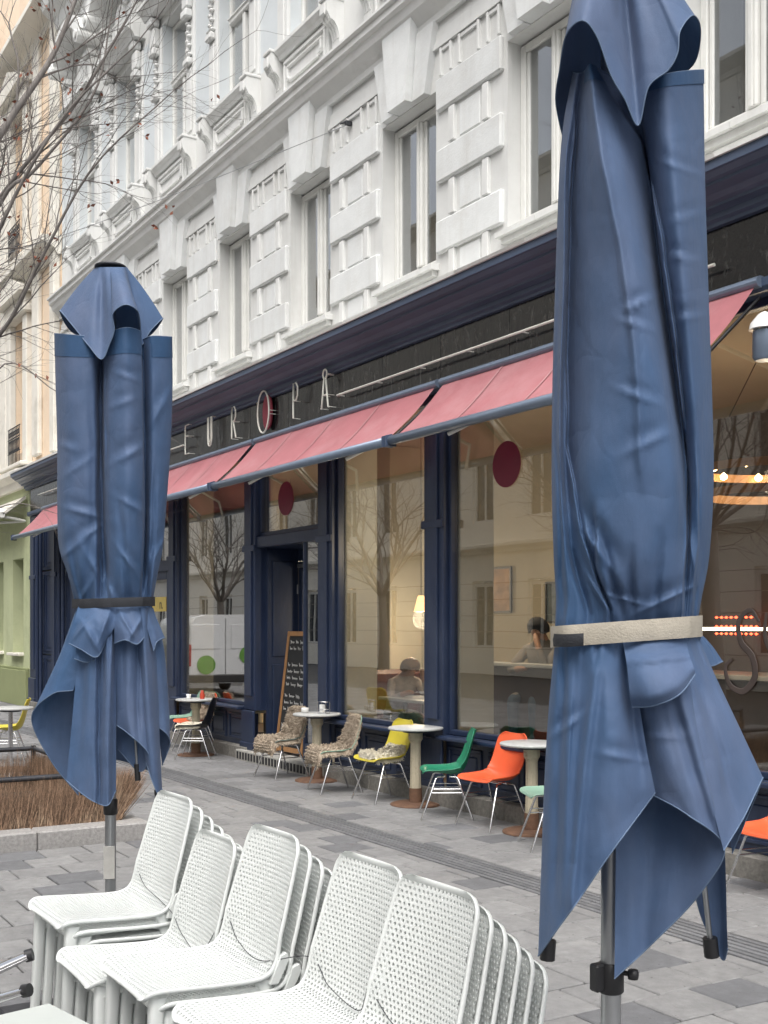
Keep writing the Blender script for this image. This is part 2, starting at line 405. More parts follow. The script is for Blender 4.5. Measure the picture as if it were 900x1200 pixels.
def frame2(b, x0, x1, za, zb, y, w_, d):
    b.box(x0, x1, y - d, y + .01, zb - w_, zb, .006); b.box(x0, x0 + w_, y - d, y + .01, za, zb - w_ - .001, .006); b.box(x1 - w_, x1, y - d, y + .01, za, zb - w_ - .001, .006)
    b.box(x0 + w_ + .001, x1 - w_ - .001, y - d, y + .01, za, za + w_, .006)
frame2(apr, -.52, .52, 8.03, 8.41, 6.24, .035, .03)
apr.box(-.36, .36, 6.205, 6.25, 8.12, 8.15, .006); apr.box(-.44, -.40, 6.205, 6.25, 8.18, 8.30, .006); apr.box(.40, .44, 6.205, 6.25, 8.18, 8.30, .006)
apr.box(-.44, .44, 6.205, 6.25, 8.30, 8.33, .006); apr.box(-.44, -.36, 6.205, 6.25, 8.152, 8.178, .004); apr.box(.36, .44, 6.205, 6.25, 8.152, 8.178, .004)
aprM = apr.mesh('apron_panel', M['stone_trim'])
sil2 = MB().prism([(6.32, 8.47), (6.21, 8.47), (6.19, 8.51), (6.165, 8.53), (6.14, 8.56), (6.14, 8.60), (6.62, 8.66), (6.62, 8.47)], 'x', -.615, .615).mesh('sill', M['stone_trim'])
jamb = MB()
for s in (-1, 1):
    a, b2 = sorted((s * .505, s * .80))
    jamb.box(a, b2, 6.265, 6.32, 8.62, 10.72, .012)
    a, b2 = sorted((s * .58, s * .74)); jamb.box(a, b2, 6.245, 6.27, 8.7, 9.6, .012)
    xm = s * .66
    for (za, zb, d) in ((9.64, 9.74, .075), (9.76, 9.80, .06), (10.3, 10.42, .11), (10.44, 10.72, .09), (10.74, 10.86, .14)):
        jamb.box(xm - .1, xm + .1, 6.26 - d, 6.27, za, zb, .02)
    for k in range(7):
        zz = 9.86 + k * .065
        jamb.lathe([(.0, -.035), (.03, -.02), (.045, 0), (.03, .02), (.0, .035)], 8, (xm + (.025 if k % 2 else -.025), 6.245, zz))
jambM = jamb.mesh('window_surround', M['stone_trim'])
fr2 = MB(); za, zb = 8.66, 10.74
fr2.box(-HW, -HW + .06, yf, yf + .08, za, zb, .008); fr2.box(HW - .06, HW, yf, yf + .08, za, zb, .008); fr2.box(-HW + .06, HW - .06, yf, yf + .08, zb - .06, zb, .008); fr2.box(-HW + .06, HW - .06, yf, yf + .08, za, za + .07, .008)
fr2.box(-HW + .06, HW - .06, yf - .035, yf + .07, 9.80, 9.88, .012); fr2.box(-HW + .06, HW - .06, yf - .055, yf - .035, 9.86, 9.885, .005); fr2.box(-.04, .04, yf - .015, yf + .07, za + .07, 9.80, .01)
fr2M = fr2.mesh('frame', M['wframe'])
pn2 = MB().box(-.2, .2, yf + .03, yf + .036, za + .05, 9.82).mesh('pane', M['wglass']); pn3 = MB().box(-.45, .45, yf + .03, yf + .036, 9.86, zb - .05).mesh('pane', M['wglass'])
def pediment(seg):
    b = MB()
    b.prism([(6.32, 10.88), (6.12, 10.88), (6.08, 10.96), (6.0, 11.0), (6.0, 11.06), (6.32, 11.10)], 'x', -.86, .86)
    b.box(-.5, .5, 6.2, 6.32, 11.1, 11.62, .02)
    for s in (-1, 1):
        a, c2 = sorted((s * .55, s * .78)); b.box(a, c2, 6.1, 6.32, 11.1, 11.5, .015); b.box(a - .03, c2 + .03, 6.04, 6.32, 11.5, 11.6, .015)
    if seg:
        N = 16; outer = []; 
        for sec in range(N):
            t0 = math.pi * (.12 + .76 * sec / N); t1 = math.pi * (.12 + .76 * (sec + 1) / N)
            P = lambda t, r: (math.cos(t) * r, 11.55 + math.sin(t) * r * .78)
            q = [P(t0, .78), P(t1, .78), P(t1, 1.02), P(t0, 1.02)]
            b.prism(q, 'y', 5.86, 6.32)
        for s in (-1, 1):
            cx = s * .80; V = []
            ring = [(cx + .13 * math.cos(2 * math.pi * k / 14), 11.78 + .13 * math.sin(2 * math.pi * k / 14)) for k in range(14)]
            b.prism(ring, 'y', 5.84, 6.32)
            ring = [(cx + .07 * math.cos(2 * math.pi * k / 14), 11.78 + .07 * math.sin(2 * math.pi * k / 14)) for k in range(14)]
            b.prism(ring, 'y', 5.81, 5.84)
    else:
        b.prism([(-1.0, 11.6), (1.0, 11.6), (1.0, 11.72), (0, 12.3), (-1.0, 11.72)], 'y', 5.92, 6.32)
    return b
pedA = pediment(True)
pedM = pedA.mesh('pediment', M['stone_trim'])
med = MB().lathe([(.0, -.03), (.16, -.02), (.2, .0), (.22, .02), (.25, .03), (.25, .0)], 20); med.xf(Matrix.Translation((0, 6.19, 11.42)) @ Matrix.Rotation(R(90), 4, 'X') @ Matrix.Scale(1.3, 4, (0, 1, 0)))
medM = med.mesh('medallion', M['stone_trim'])
lintM = MB().prism([(6.31, 10.735), (6.31, 10.76), (6.6, 10.76), (6.6, 10.735)], 'x', -HW, HW).mesh('lintel', M['stone_trim'])
for i, c in enumerate(sorted(CK, reverse=True)):
    wn = link('upper_window', fr2M, bld, (c, 0, 0))
    link('pane', pn2, wn, (-.24, 0, 0)); link('pane', pn2, wn, (.24, 0, 0)); link('pane', pn3, wn); link('sill', sil2, wn); link('window_surround', jambM, wn); link('pediment', pedM, wn); link('medallion', medM, wn)
    link('apron_panel', aprM, wn)
    link('console', conM, wn, (-.72, 0, 0)); link('console', conM, wn, (.72, 0, 0))

# ---------------- navy shopfront
SX0, SX1 = -24.2, 1.0
GY = 6.30
moulding('shop_cornice', [(6.29, 4.45), (6.15, 4.45), (6.15, 4.475), (6.12, 4.49), (6.12, 4.53), (6.06, 4.545), (6.06, 4.565), (6.03, 4.58), (6.00, 4.61), (5.93, 4.64), (5.93, 4.66), (5.90, 4.67), (5.87, 4.70), (5.85, 4.705), (5.85, 4.765), (6.29, 4.765)], SX0 - .25, SX1, M['navy_cornice'])
x = SX0 - .27; rf = random.Random(5); k = 0
while x < SX1:
    L = 1.0; d = rf.uniform(-.006, .006)
    part(MB().prism([(5.832, 4.768), (5.828 + d, 4.80 + d), (6.28, 4.97), (6.28, 4.768)], 'x', x, min(x + L - .004, SX1 + .02)), 'flashing', M['flash']); x += L; k += 1
moulding('frieze_rail', [(6.29, 3.90), (6.14, 3.90), (6.12, 3.93), (6.12, 3.985), (6.16, 4.0), (6.29, 4.0)], SX0, SX1, M['navy_cornice'])
x = SX0; rg = random.Random(9)
while x < SX1:
    L = 1.07
    part(MB().box(x + .003, min(x + L - .003, SX1), 6.19, 6.28, 4.002, 4.448, .003), 'sign_panel', M['signglass']); x += L
POSTS = [-24.05, -22.5, -18.5, -16.25, -13.56, -11.56, -9.36, -7.15, -4.95, -2.75, -.55]
def post(x, w_):
    b = MB(); h = w_ / 2
    b.box(x - h, x + h, 6.20, 6.42, .62, 3.9, .008)
    b.box(x - h * .55, x + h * .55, 6.178, 6.202, .80, 3.75, .006)
    b.box(x - h - .02, x + h + .02, 6.165, 6.2, .10, .62, .01); b.box(x - h - .035, x + h + .035, 6.15, 6.2, .10, .22, .01)
    b.box(x - h - .015, x + h + .015, 6.175, 6.2, 2.62, 2.70, .008)
    return part(b, 'pilaster', M['navy'])
for x in POSTS: post(x, .33 if x > -24 else .45)
M['ivory'] = mat('ivory_paint', (.42, .40, .32), .6, .08, 5)
def panelled(xa, xb, za, zb, y=6.24):
    b = MB(); b.box(xa, xb, y, 6.4, za, zb)
    n = max(1, round((xb - xa) / .62)); wd = (xb - xa) / n
    for k in range(n):
        frame2(b, xa + wd * k + .05, xa + wd * (k + 1) - .05, za + .06, zb - .06, y, .03, .018)
        b.box(xa + wd * k + .13, xa + wd * (k + 1) - .13, y - .012, y + .01, za + .13, zb - .13, .01)
    return b
BAYS = []
for a, b2 in zip(POSTS[:-1], POSTS[1:]):
    BAYS.append((a + .165, b2 - .165))
def shop_window(xa, xb, bottom=.66, top=3.9):
    fr = MB()
    fr.box(xa, xa + .045, 6.26, 6.34, bottom, top, .006); fr.box(xb - .045, xb, 6.26, 6.34, bottom, top, .006)
    fr.box(xa + .046, xb - .046, 6.26, 6.34, bottom, bottom + .05, .006); fr.box(xa + .046, xb - .046, 6.26, 6.34, top - .06, top, .006)
    o = part(fr, 'shop_window', M['navy'])
    MB().box(xa + .03, xb - .03, GY, GY + .008, bottom + .03, top - .03).build('pane', M['glass'], o)
    MB().box(xa, xb, 6.10, 6.26, bottom - .04, bottom, .01).build('sill', M['navy'], o)
    MB().box(xa - .02, xa + .07, 6.345, 6.75, bottom - .1, top, .01).box(xb - .07, xb + .02, 6.345, 6.60, bottom - .1, top, .01).box(xa + .071, xb - .071, 6.345, 6.38, bottom - .1, bottom + .03, .005).build('inner_frame', M['ivory'], o)
    return o
door_i = 4
for i, (a, b2) in enumerate(BAYS):
    if i == door_i or i == 2: continue
    if i == 1 or i == 0:      # panelled house door part, all wood
        b = panelled(a, b2, .12, 1.1, 6.25); part(b, 'panel', M['navy'])
        b = panelled(a, b2, 1.12, 2.75, 6.25); part(b, 'panel', M['navy'])
        b = panelled(a, b2, 2.78, 3.9, 6.25); part(b, 'panel', M['navy'])
        for dx in (.3, .55): part(MB().tube([(a + dx, 6.17, .1), (a + dx, 6.17, 3.85)], .035, 10), 'downpipe', M['navy'])
        continue
    shop_window(a, b2)
    part(panelled(a, b2, .16, .62), 'kick_panel', M['navy'])
# plinth of granite, broken by the doorways
for xa, xb in ((SX0 - .1, BAYS[2][0] - .1), (BAYS[2][1] + .1, BAYS[4][0] - .12), (BAYS[4][1] + .12, SX1)):
    x = xa
    while x < xb:
        e = min(x + 1.15, xb)
        part(MB().box(x + .003, e - .003, 6.13, 6.42, -.02, .155, .01), 'plinth_stone', M['granite']); x = e
# entrance: recessed navy double door, transom light, chequered step
a, b2 = BAYS[door_i]
DY = 6.78
dz0 = .13
part(MB().box(a - .02, b2 + .02, 6.22, 6.34, 2.66, 2.80, .01).box(a, b2, 6.27, 6.36, 2.80, 2.85, .006), 'transom_bar', M['navy'])
tl = part(MB().box(a, a + .05, 6.26, 6.34, 2.851, 3.9, .006).box(b2 - .05, b2, 6.26, 6.34, 2.851, 3.9, .006).box(a + .051, b2 - .051, 6.26, 6.34, 3.82, 3.9, .006), 'transom_window', M['navy'])
MB().box(a + .03, b2 - .03, GY, GY + .008, 2.83, 3.85).build('pane', M['glass'], tl)
part(MB().box(a - .02, b2 + .02, 6.345, DY + .1, 2.66, 2.70), 'porch_ceiling', M['navy'])
def door_leaf(xa, xb):
    b = MB(); b.box(xa, xa + .11, DY, DY + .05, dz0, 2.5, .006); b.box(xb - .11, xb, DY, DY + .05, dz0, 2.5, .006)
    b.box(xa + .111, xb - .111, DY, DY + .05, 2.36, 2.5, .006); b.box(xa + .111, xb - .111, DY, DY + .05, dz0, .75, .006)
    o = part(b, 'door', M['navy'])
    MB().box(xa + .09, xb - .09, DY + .02, DY + .028, .72, 2.38).build('pane', M['glass'], o)
    MB().box(xa + .03, xa + .30, DY - .035, DY - .003, 2.42, 2.47, .008).build('door_closer', M['alu'], o)
    MB().tube([(xb - .05, DY - .004, 1.0), (xb - .05, DY - .05, 1.0), (xb - .05, DY - .05, 1.35), (xb - .05, DY - .004, 1.35)], .012, 8).build('handle', M['chrome'], o)
    for z in (.35, 1.25, 2.15): MB().box(xa - .012, xa + .012, DY - .018, DY - .001, z - .06, z + .06, .004).build('hinge', M['alu'], o)
mid = (a + b2) / 2 - .05
part(MB().box(a, b2, DY, DY + .06, 2.505, 2.66, .006), 'door_head', M['navy'])
door_leaf(a + .05, mid - .18); door_leaf(mid - .17, b2 - .45)
# narrow glazed side light right of the porch, left cheek panelled
ck = part(MB().box(b2 - .44, b2 - .40, 6.24, 6.30, dz0, 2.66, .006).box(b2 - .03, b2, 6.24, 6.30, dz0, 2.66, .006).box(b2 - .399, b2 - .031, 6.24, 6.30, dz0, .32, .006), 'side_light', M['navy'])
MB().box(b2 - .41, b2 - .02, 6.265, 6.271, .30, 2.66).build('pane', M['wglass'], ck)
part(MB().box(b2 - .44, b2 - .41, 6.301, DY, dz0, 2.66), 'porch_cheek', M['navy'])
part(MB().box(a, a + .05, 6.35, DY, dz0, 2.66).box(a + .051, a + .065, 6.42, 6.72, .3, 1.2, .006).box(a + .051, a + .065, 6.42, 6.72, 1.3, 2.5, .006), 'porch_cheek', M['navy'])
M['step'] = mat('pale_step_stone', (.40, .39, .36), .8, .15, 12, .3, 50)
stp = part(MB().box(a - .28, b2 + .28, 6.06, 6.96, -.02, .128, .008), 'doorstep', M['step'])
nt_ = 26; tw = (b2 - a + .5) / nt_
tileD = MB().box(-tw * .26, tw * .26, -.008, .004, -.045, .045, .004).mesh('step_tile', M['black'])
for k in range(nt_): link('step_tile', tileD, stp, (a - .25 + tw * (k + .5), 6.058, .062))
# secondary doorway left of the first window: navy framed glazed door
a3, b3 = BAYS[2]
part(MB().box(a3, b3, 6.24, 6.34, 2.50, 2.66, .01), 'transom_bar', M['navy'])
o = part(MB().box(a3, a3 + .1, 6.28, 6.34, .13, 2.5, .006).box(b3 - .28, b3 - .2, 6.28, 6.34, .13, 2.5, .006).box(b3 - .06, b3, 6.28, 6.34, .13, 2.5, .006).box(a3 + .101, b3 - .281, 6.28, 6.34, .13, .9, .006).box(a3 + .101, b3 - .281, 6.28, 6.34, 2.38, 2.5, .006), 'side_door', M['navy'])
MB().box(a3 + .09, b3 - .05, 6.305, 6.313, .14, 2.49).build('pane', M['glass'], o)
tl = part(MB().box(a3, a3 + .05, 6.26, 6.34, 2.661, 3.9, .006).box(b3 - .05, b3, 6.26, 6.34, 2.661, 3.9, .006), 'transom_window', M['navy'])
MB().box(a3 + .03, b3 - .03, GY, GY + .008, 2.64, 3.9).build('pane', M['glass'], tl)
part(MB().box(a3 - .1, b3 + .1, 6.10, 6.5, -.02, .125, .01), 'doorstep', M['step'])

# red dots stuck on the glass and the remains of painted lettering
M['reddot'] = mat('crimson_film', (.22, .012, .045), .4, .06, 4)
def disc(name, x, z, r, y, parent):
    b = MB().lathe([(r, 0), (r, .004)], 40); b.xf(Matrix.Translation((x, y, z)) @ Matrix.Rotation(R(90), 4, 'X')); return b.build(name, M['reddot'], parent)
disc('red_dot', -8.33, 3.12, .205, 6.297, bld); disc('red_dot', -12.72, 3.22, .205, 6.297, bld)

# neon sign
M['neon'] = mat('unlit_neon_tube', (.78, .78, .70), .3, .04, 6)
M['signred'] = mat('sign_red', (.24, .03, .05), .5, .15, 8)
sign = empty('neon_sign', (-13.4, 6.15, 4.1), label='slim white neon letters EUROPA with neon bars on black glass fascia', cat='sign'); sign.location = (0, 0, 0)
NY = 6.10
def stroke(b, pts, r=.0105, n=None, closed=False):
    P = [Vector((x, NY, z)) for x, z in pts]
    if n: P = spline(P, n, closed)
    b.tube(P, r, 8, closed=closed)
    for q in (P[0], P[-1]): b.tube([(q.x, NY, q.z), (q.x, 6.19, q.z)], .005, 6)
def letter(nm, x, strokes):
    b = MB()
    for s in strokes: stroke(b, [(x + p[0], 4.28 + p[1]) for p in s[0]], n=s[1] if len(s) > 1 else None, closed=len(s) > 2)
    return b.build(nm, M['neon'], sign)
letter('letter_e', -15.42, [([(.07, .20), (-.06, .20), (-.06, -.20), (.07, -.20)],), ([(-.06, .05), (.04, .05)],)])
letter('letter_u', -14.60, [([(-.07, .19), (-.07, -.10), (-.045, -.18), (.0, -.20), (.045, -.18), (.07, -.10), (.07, .19)],), ([(-.042, .19), (-.042, -.10), (0, -.165), (.042, -.10), (.042, .19)],)])
letter('letter_r', -13.82, [([(-.06, -.20), (-.06, .20), (.02, .20), (.06, .15), (.06, .07), (.02, .02), (-.05, .02)],), ([(-.01, .02), (.07, -.20)],)])
letter('letter_o', -12.94, [([(.16 * math.cos(t * math.pi / 6), .255 * math.sin(t * math.pi / 6)) for t in range(12)], 36, True)])
rd = MB().lathe([(1, 0), (1, .02)], 36); rd.xf(Matrix.Translation((-12.92, 6.16, 4.28)) @ Matrix.Rotation(R(90), 4, 'X') @ Matrix.Diagonal((.125, .215, 1, 1))); rd.build('red_disc', M['signred'], sign)
letter('letter_p', -12.08, [([(-.05, -.20), (-.05, .20), (.02, .20), (.06, .15), (.06, .05), (.02, .0), (-.04, .0)],)])
letter('letter_a', -11.36, [([(-.085, -.20), (-.075, -.20), (-.02, .12), (.02, .12), (.075, -.20), (.09, -.20)],), ([(-.05, -.06), (.05, -.06)],), ([(.045 * math.cos(t * math.pi / 4), .17 + .05 * math.sin(t * math.pi / 4)) for t in range(8)], 24, True)])
def bar(xa, xb, z=4.17):
    b = MB(); b.tube([(xa, NY, z), (xb, NY, z)], .0125, 8)
    x = xa
    while x < xb: b.tube([(x, NY, z), (x, 6.19, z)], .006, 6); x += .8
    b.build('neon_bar', M['neon'], sign)
bar(-11.08, -6.6); bar(-6.3, -5.72); bar(-17.9, -15.55, 4.22); bar(-23.3, -20.5, 4.25)

# ---------------- awnings
M['canvas'] = mat('faded_red_awning', (.37, .135, .15), .8, .10, 2.5, .2, 120, dirt_or_reflection=(.43, .215, .225), dscale=1.6, dlo=.45, dhi=.75, world=True)
M['seam'] = mat('awning_seam', (.44, .23, .24), .8, .1, 4)
M['bluemetal'] = mat('blue_grey_metal', (.20, .25, .33), .32, .1, 5, .05, 40, metal=.35)
def awning(xa, xb, label, y0=6.10, za=3.93, y1=5.56, zb=3.38):
    rt = empty('awning', ((xa + xb) / 2, 6.1, 3.4), label=label, cat='awning', group='awnings over the cafe windows'); ox = (xa + xb) / 2
    T = Matrix.Translation((-ox, -6.1, -3.4))
    rr = random.Random(int(-xa * 10)); G = []
    ny = 14; nx = 60
    for j in range(ny + 1):
        v = j / ny; row = []
        for i in range(nx + 1):
            u = i / nx; sag = -.030 * math.sin(math.pi * v) + .004 * noise.noise((u * 9 + xa, v * 2, 0)) + .006 * noise.noise((u * 3 + xa, v * 1.5, 4))
            row.append((xa + .05 + (xb - xa - .10) * u, y0 + (y1 - y0) * v, za + (zb - za) * v + sag))
        G.append(row)
    cv = MB().grid(G).xf(T).build('canvas', M['canvas'], rt)
    n = int((xb - xa) / 1.2)
    for k in range(1, n + 1):
        xs = xa + (xb - xa) * k / (n + 1); i = min(nx, max(0, round((xs - xa - .05) / (xb - xa - .1) * nx)))
        sm = MB()
        for j in range(ny):
            p, q = G[j][i], G[j + 1][i]
            sm.add([(p[0] - .012, p[1] - .004, p[2] + .006), (p[0] + .012, p[1] - .004, p[2] + .006), (q[0] + .012, q[1] - .004, q[2] + .006), (q[0] - .012, q[1] - .004, q[2] + .006)], [(0, 1, 2, 3)])
        sm.xf(T).build('seam', M['seam'], cv)
    b = MB(); ring = [(y1 + .045 * math.cos(t) - .01, zb - .01 + .042 * math.sin(t)) for t in [2 * math.pi * k / 16 for k in range(16)]]
    b.prism(ring, 'x', xa + .02, xb - .02); b.sm = [len(f) == 4 for f in b.f]; b.xf(T).build('front_bar', M['bluemetal'], rt)
    for xe in (xa + .005, xb - .02):
        MB().prism([(y1 - .065, zb - .065), (y1 + .045, zb - .065), (y1 + .05, zb + .03), (y1 - .01, zb + .05), (y1 - .065, zb + .03)], 'x', xe, xe + .015).xf(T).build('end_cap', M['navy_cornice'], rt)
    b = MB(); ring = [(y0 + .02 + .05 * math.cos(t), za + .03 + .04 * math.sin(t)) for t in [2 * math.pi * k / 14 for k in range(14)]]
    b.prism(ring, 'x', xa + .01, xb - .01); b.xf(T).build('roller_case', M['bluemetal'], rt)
    for xe in (xa + .06, xb - .06):
        MB().box(xe - .012, xe + .012, y1 + .03, y1 + .05, zb - .01, zb + .01).tube([(xe, y0 + .06, za - .06), (xe, y1 + .02, zb - .02)], .013, 8).xf(T).build('arm', M['black'], rt)
    for xe in (xa + (xb - xa) * .22, xa + (xb - xa) * .78):
        MB().tube([(xe, y0 + .1, za - .12), (xe + .45, (y0 + y1) / 2, za - .44), (xe + .05, y1 + .03, zb - .07)], .018, 8).xf(T).build('folding_arm', M['wframe'], rt)
    return rt
awning(-9.09, -5.32, 'faded red awning right of the white neon bar, over window with red dot')
awning(-13.18, -9.13, 'faded red awning directly under the letters P and A, over the entrance')
awning(-17.2, -13.22, 'faded red awning under the letters E and U, left of the entrance')
awning(-22.95, -17.24, 'faded red awning at the end next to the green building')

# ---------------------------------------------------------------- folded blue parasols
def fabric(name, c, faded):
    m, t, b, out = nodes_of(name)
    n1 = tex_noise(t, 1.6, 5, .6, stretch=(1, 1, .5)); col = ramp(t, n1.outputs[0], [(.35, c), (.68, faded)]).outputs[0]
    n2 = tex_noise(t, 9, 6, .65); k = ramp(t, n2.outputs[0], [(.3, (.9,) * 3), (.7, (1.06,) * 3)]).outputs[0]
    col = mixc(t, 1.0, col, k, 'MULTIPLY'); t.links.new(col, b.inputs['Base Color'])
    b.inputs['Roughness'].default_value = .62; b.inputs['Sheen Weight'].default_value = .06; b.inputs['Sheen Roughness'].default_value = .5; b.inputs['Specular IOR Level'].default_value = .35
    wv = tex_noise(t, 900, 2, .5); w2 = tex_noise(t, 14, 4, .6, stretch=(1, 1, .35))
    ad = t.nodes.new('ShaderNodeMath'); ad.operation = 'MULTIPLY_ADD'; ad.inputs[1].default_value = .12; t.links.new(wv.outputs[0], ad.inputs[0]); t.links.new(w2.outputs[0], ad.inputs[2])
    tc = t.nodes.new('ShaderNodeTexCoord'); wn = tex_noise(t, 5, 3, .5); wm = mixc(t, .12, tc.outputs['Object'], wn.outputs['Color'])
    vo = t.nodes.new('ShaderNodeTexVoronoi'); vo.feature = 'DISTANCE_TO_EDGE'; vo.inputs['Scale'].default_value = 6.5; t.links.new(wm, vo.inputs['Vector'])
    cr2 = ramp(t, vo.outputs['Distance'], [(0, (0, 0, 0)), (.07, (.5, .5, .5)), (.3, (1, 1, 1))])
    ad2 = t.nodes.new('ShaderNodeMath'); ad2.operation = 'MULTIPLY_ADD'; ad2.inputs[1].default_value = .22; t.links.new(cr2.outputs[0], ad2.inputs[0]); t.links.new(ad.outputs[0], ad2.inputs[2]); ad = ad2
    bp = t.nodes.new('ShaderNodeBump'); bp.inputs['Strength'].default_value = .30; bp.inputs['Distance'].default_value = .02
    t.links.new(ad.outputs[0], bp.inputs['Height']); t.links.new(bp.outputs[0], b.inputs['Normal'])
    tl = t.nodes.new('ShaderNodeBsdfTranslucent'); t.links.new(col, tl.inputs[0]); mx = t.nodes.new('ShaderNodeMixShader'); mx.inputs[0].default_value = .12
    t.links.new(b.outputs[0], mx.inputs[1]); t.links.new(tl.outputs[0], mx.inputs[2]); t.links.new(mx.outputs[0], out.inputs[0])
    return m
M['blue'] = fabric('blue_canvas', (.050, .112, .232), (.120, .155, .252))
M['blueband'] = fabric('blue_canvas_unfaded', (.030, .085, .19), (.042, .098, .205))
M['hem'] = mat('hem_piping', (.11, .165, .26), .7, .1, 8)
M['strap'] = mat('grey_webbing', (.44, .40, .33), .8, .12, 20, .4, 200)
M['straplight'] = mat('pale_strap_end', (.5, .49, .46), .7, .1, 20, .4, 200)
M['strapdark'] = mat('black_webbing', (.022, .024, .03), .75, .2, 20, .4, 200)

class Parasol:
    # control points are measured as (column, row) at the mast's distance plus metres in front of (+) or behind (-) the mast
    def __init__(s, mast, name, label):
        s.t = mast; s.rt = empty(name, label=label, cat='parasol', group='folded blue parasols'); s.hems = []; s.bands = []
        s.mb = MB()
    def place(s, mx):
        u = (mx - 450) / FPX; s.base = CF * s.t + CR * (u * s.t); s.rt.location = (s.base.x, s.base.y, 0)
    def P(s, q):
        T = s.t - q[2]; p = CF * T + CR * ((q[0] - 450) / FPX * T)
        return (p.x - s.base.x, p.y - s.base.y, CAM_H + (732 - q[1]) / FPX * T)
    def surf(s, rows, nu, nv, closed=False, amp=.004, dents=(), seed=0, hem=True, top_hem=False, mb=None, fs=1.0, gather=None, folds=(), band=0, hemwave=0):
        rows = [spline([Vector(p) for p in r], nu, closed) for r in rows]
        cols = [spline([r[j] for r in rows], nv) for j in range(nu)]
        G = []
        k = s.t / FPX
        for i in range(nv):
            row = []
            for j in range(nu):
                p = cols[j][i].copy(); X, Y, D = p.x * k, p.y * k, p.z
                n = noise.noise((X * 9 * fs + seed, Y * 3.5 * fs, D * 9)) * .6 + noise.noise((X * 22 * fs, Y * 9 * fs + seed, D * 20)) * .28 + noise.noise((X * 45 + seed, Y * 30, D * 30)) * .08
                n += .5 * (abs(noise.noise((X * 7 + 3 * Y + seed, Y * 7 - 2 * X, D * 6))) - .25)
                d = n * amp * 2
                for (dx, dy, ang, L, w_, dep) in dents:
                    ca, sa = math.cos(R(ang)), math.sin(R(ang)); ex, ey = p.x - dx, p.y - dy
                    al, ac = ex * ca + ey * sa, -ex * sa + ey * ca
                    if D > -.02: ws = w_ * (.42 if ac > 0 else 1.0); d += .62 * dep * (ac / ws) * math.exp(-.5 * (ac / ws) ** 2 - .5 * (al / L) ** 2) * 1.6
                if D > -.02:
                    for pts, kind, fw, dep in folds:
                        if p.y < pts[0][1] - 25 or p.y > pts[-1][1] + 25: continue
                        k_ = 0
                        while k_ < len(pts) - 2 and p.y > pts[k_ + 1][1]: k_ += 1
                        (xa_, ya_), (xb_, yb_) = pts[k_], pts[k_ + 1]
                        f_ = max(0, min(1, (p.y - ya_) / (yb_ - ya_))); ex = p.x - (xa_ + (xb_ - xa_) * f_) - 2.5 * noise.noise((p.y * .02, seed, 1))
                        fade = min(1, max(0, (p.y - pts[0][1] + 25) / 50)) * min(1, max(0, (pts[-1][1] + 25 - p.y) / 50))
                        if kind == 'v': d += fade * dep * math.exp(-(ex / fw) ** 2)
                        else:            # one layer lies over the other: 'l' left side on top, 'r' right side on top
                            e2 = ex if kind == 'r' else -ex
                            d += fade * dep * (math.exp(-e2 / fw) * min(1, e2 / 1.5) if e2 > 0 else -.6 * math.exp(e2 / (fw * .25)) * min(1, -e2 / 1.5))
                if hemwave and i > nv * .5: d += hemwave * ((i / nv - .5) * 2) ** 2 * noise.noise((j * 9.0 / nu + seed, i * .03, 2))
                if gather:
                    gy, ga, gf, gl = gather; cph = j / nu
                    e_ = math.exp(-abs(p.y - gy) / gl); d += ga * e_ * (noise.noise((cph * gf, p.y * .004, seed)) + .2 * noise.noise((cph * gf * 2.3, p.y * .008, seed + 5)))
                p.z += d * (1 if D > -.02 else -1)
                row.append(s.P(p))
            G.append(row)
        (mb or s.mb).grid(G, closed)
        if band:
            nb2 = max(2, int(band)); Bd = []
            for i in range(nb2):
                row = []
                for j in range(len(G[0])):
                    q = Vector(G[i][j]); rdir = Vector((q.x, q.y, 0)); jn = Vector(G[i][(j + 1) % nu]) - Vector(G[i][j - 1]); nn = jn.cross(Vector(G[i + 1][j]) - q)
                    nn = nn.normalized() if nn.length > 1e-9 else rdir.normalized()
                    if nn.dot(rdir) < 0 and rdir.length > .12: nn = -nn
                    row.append(q + nn * .0016)
                Bd.append(row)
            s.bands.append((Bd, closed))
        if hem: s.hems.append((G[-1] if not closed else G[-1], closed))
        if top_hem: s.hems.append((G[0], closed))
        return G
    def finish(s, dark_belt, belt_rows, hem_r):
        o = s.mb.build('canopy', M['blue'], s.rt, fix=False)
        h = MB()
        for g, cl in s.hems: h.tube(g, hem_r, 6, closed=cl)
        tag(h.build('hem', M['hem'], o), kind='stuff')
        for Bd, cl in s.bands: MB().grid(Bd, cl).build('reinforcement_band', M['blueband'], o, fix=False)

# ----- far parasol
U1 = Parasol(5.0, 'folded_parasol', 'folded blue parasol tied with thin black strap, behind the stacked chairs'); U1.place(129.5)
def u1row(y, xs, ds, ys=None):
    return [(x, (ys[i] if ys else y), d) for i, (x, d) in enumerate(zip(xs, ds))]
DD = (.045, .15, .215, .13, .035, .09, .0, -.10, -.06, -.19, -.21, -.15, -.05, -.09, .0, .13, .15)
dt = [(150, 440, 20, 10, 5, .008), (143, 470, -20, 12, 6, .010), (90, 545, -35, 14, 6, .012), (96, 598, 15, 16, 6, .014), (150, 530, -30, 14, 7, .016), (155, 590, 30, 12, 6, .012), (185, 478, -60, 16, 7, .014), (186, 640, -65, 14, 5, .012), (84, 640, -40, 18, 7, .016), (110, 660, 60, 16, 6, .013), (150, 655, 55, 14, 5, .013), (100, 690, -60, 12, 4, .01), (130, 690, 70, 12, 4, .012), (75, 520, 20, 10, 6, .009), (108, 620, -30, 10, 6, .01)]
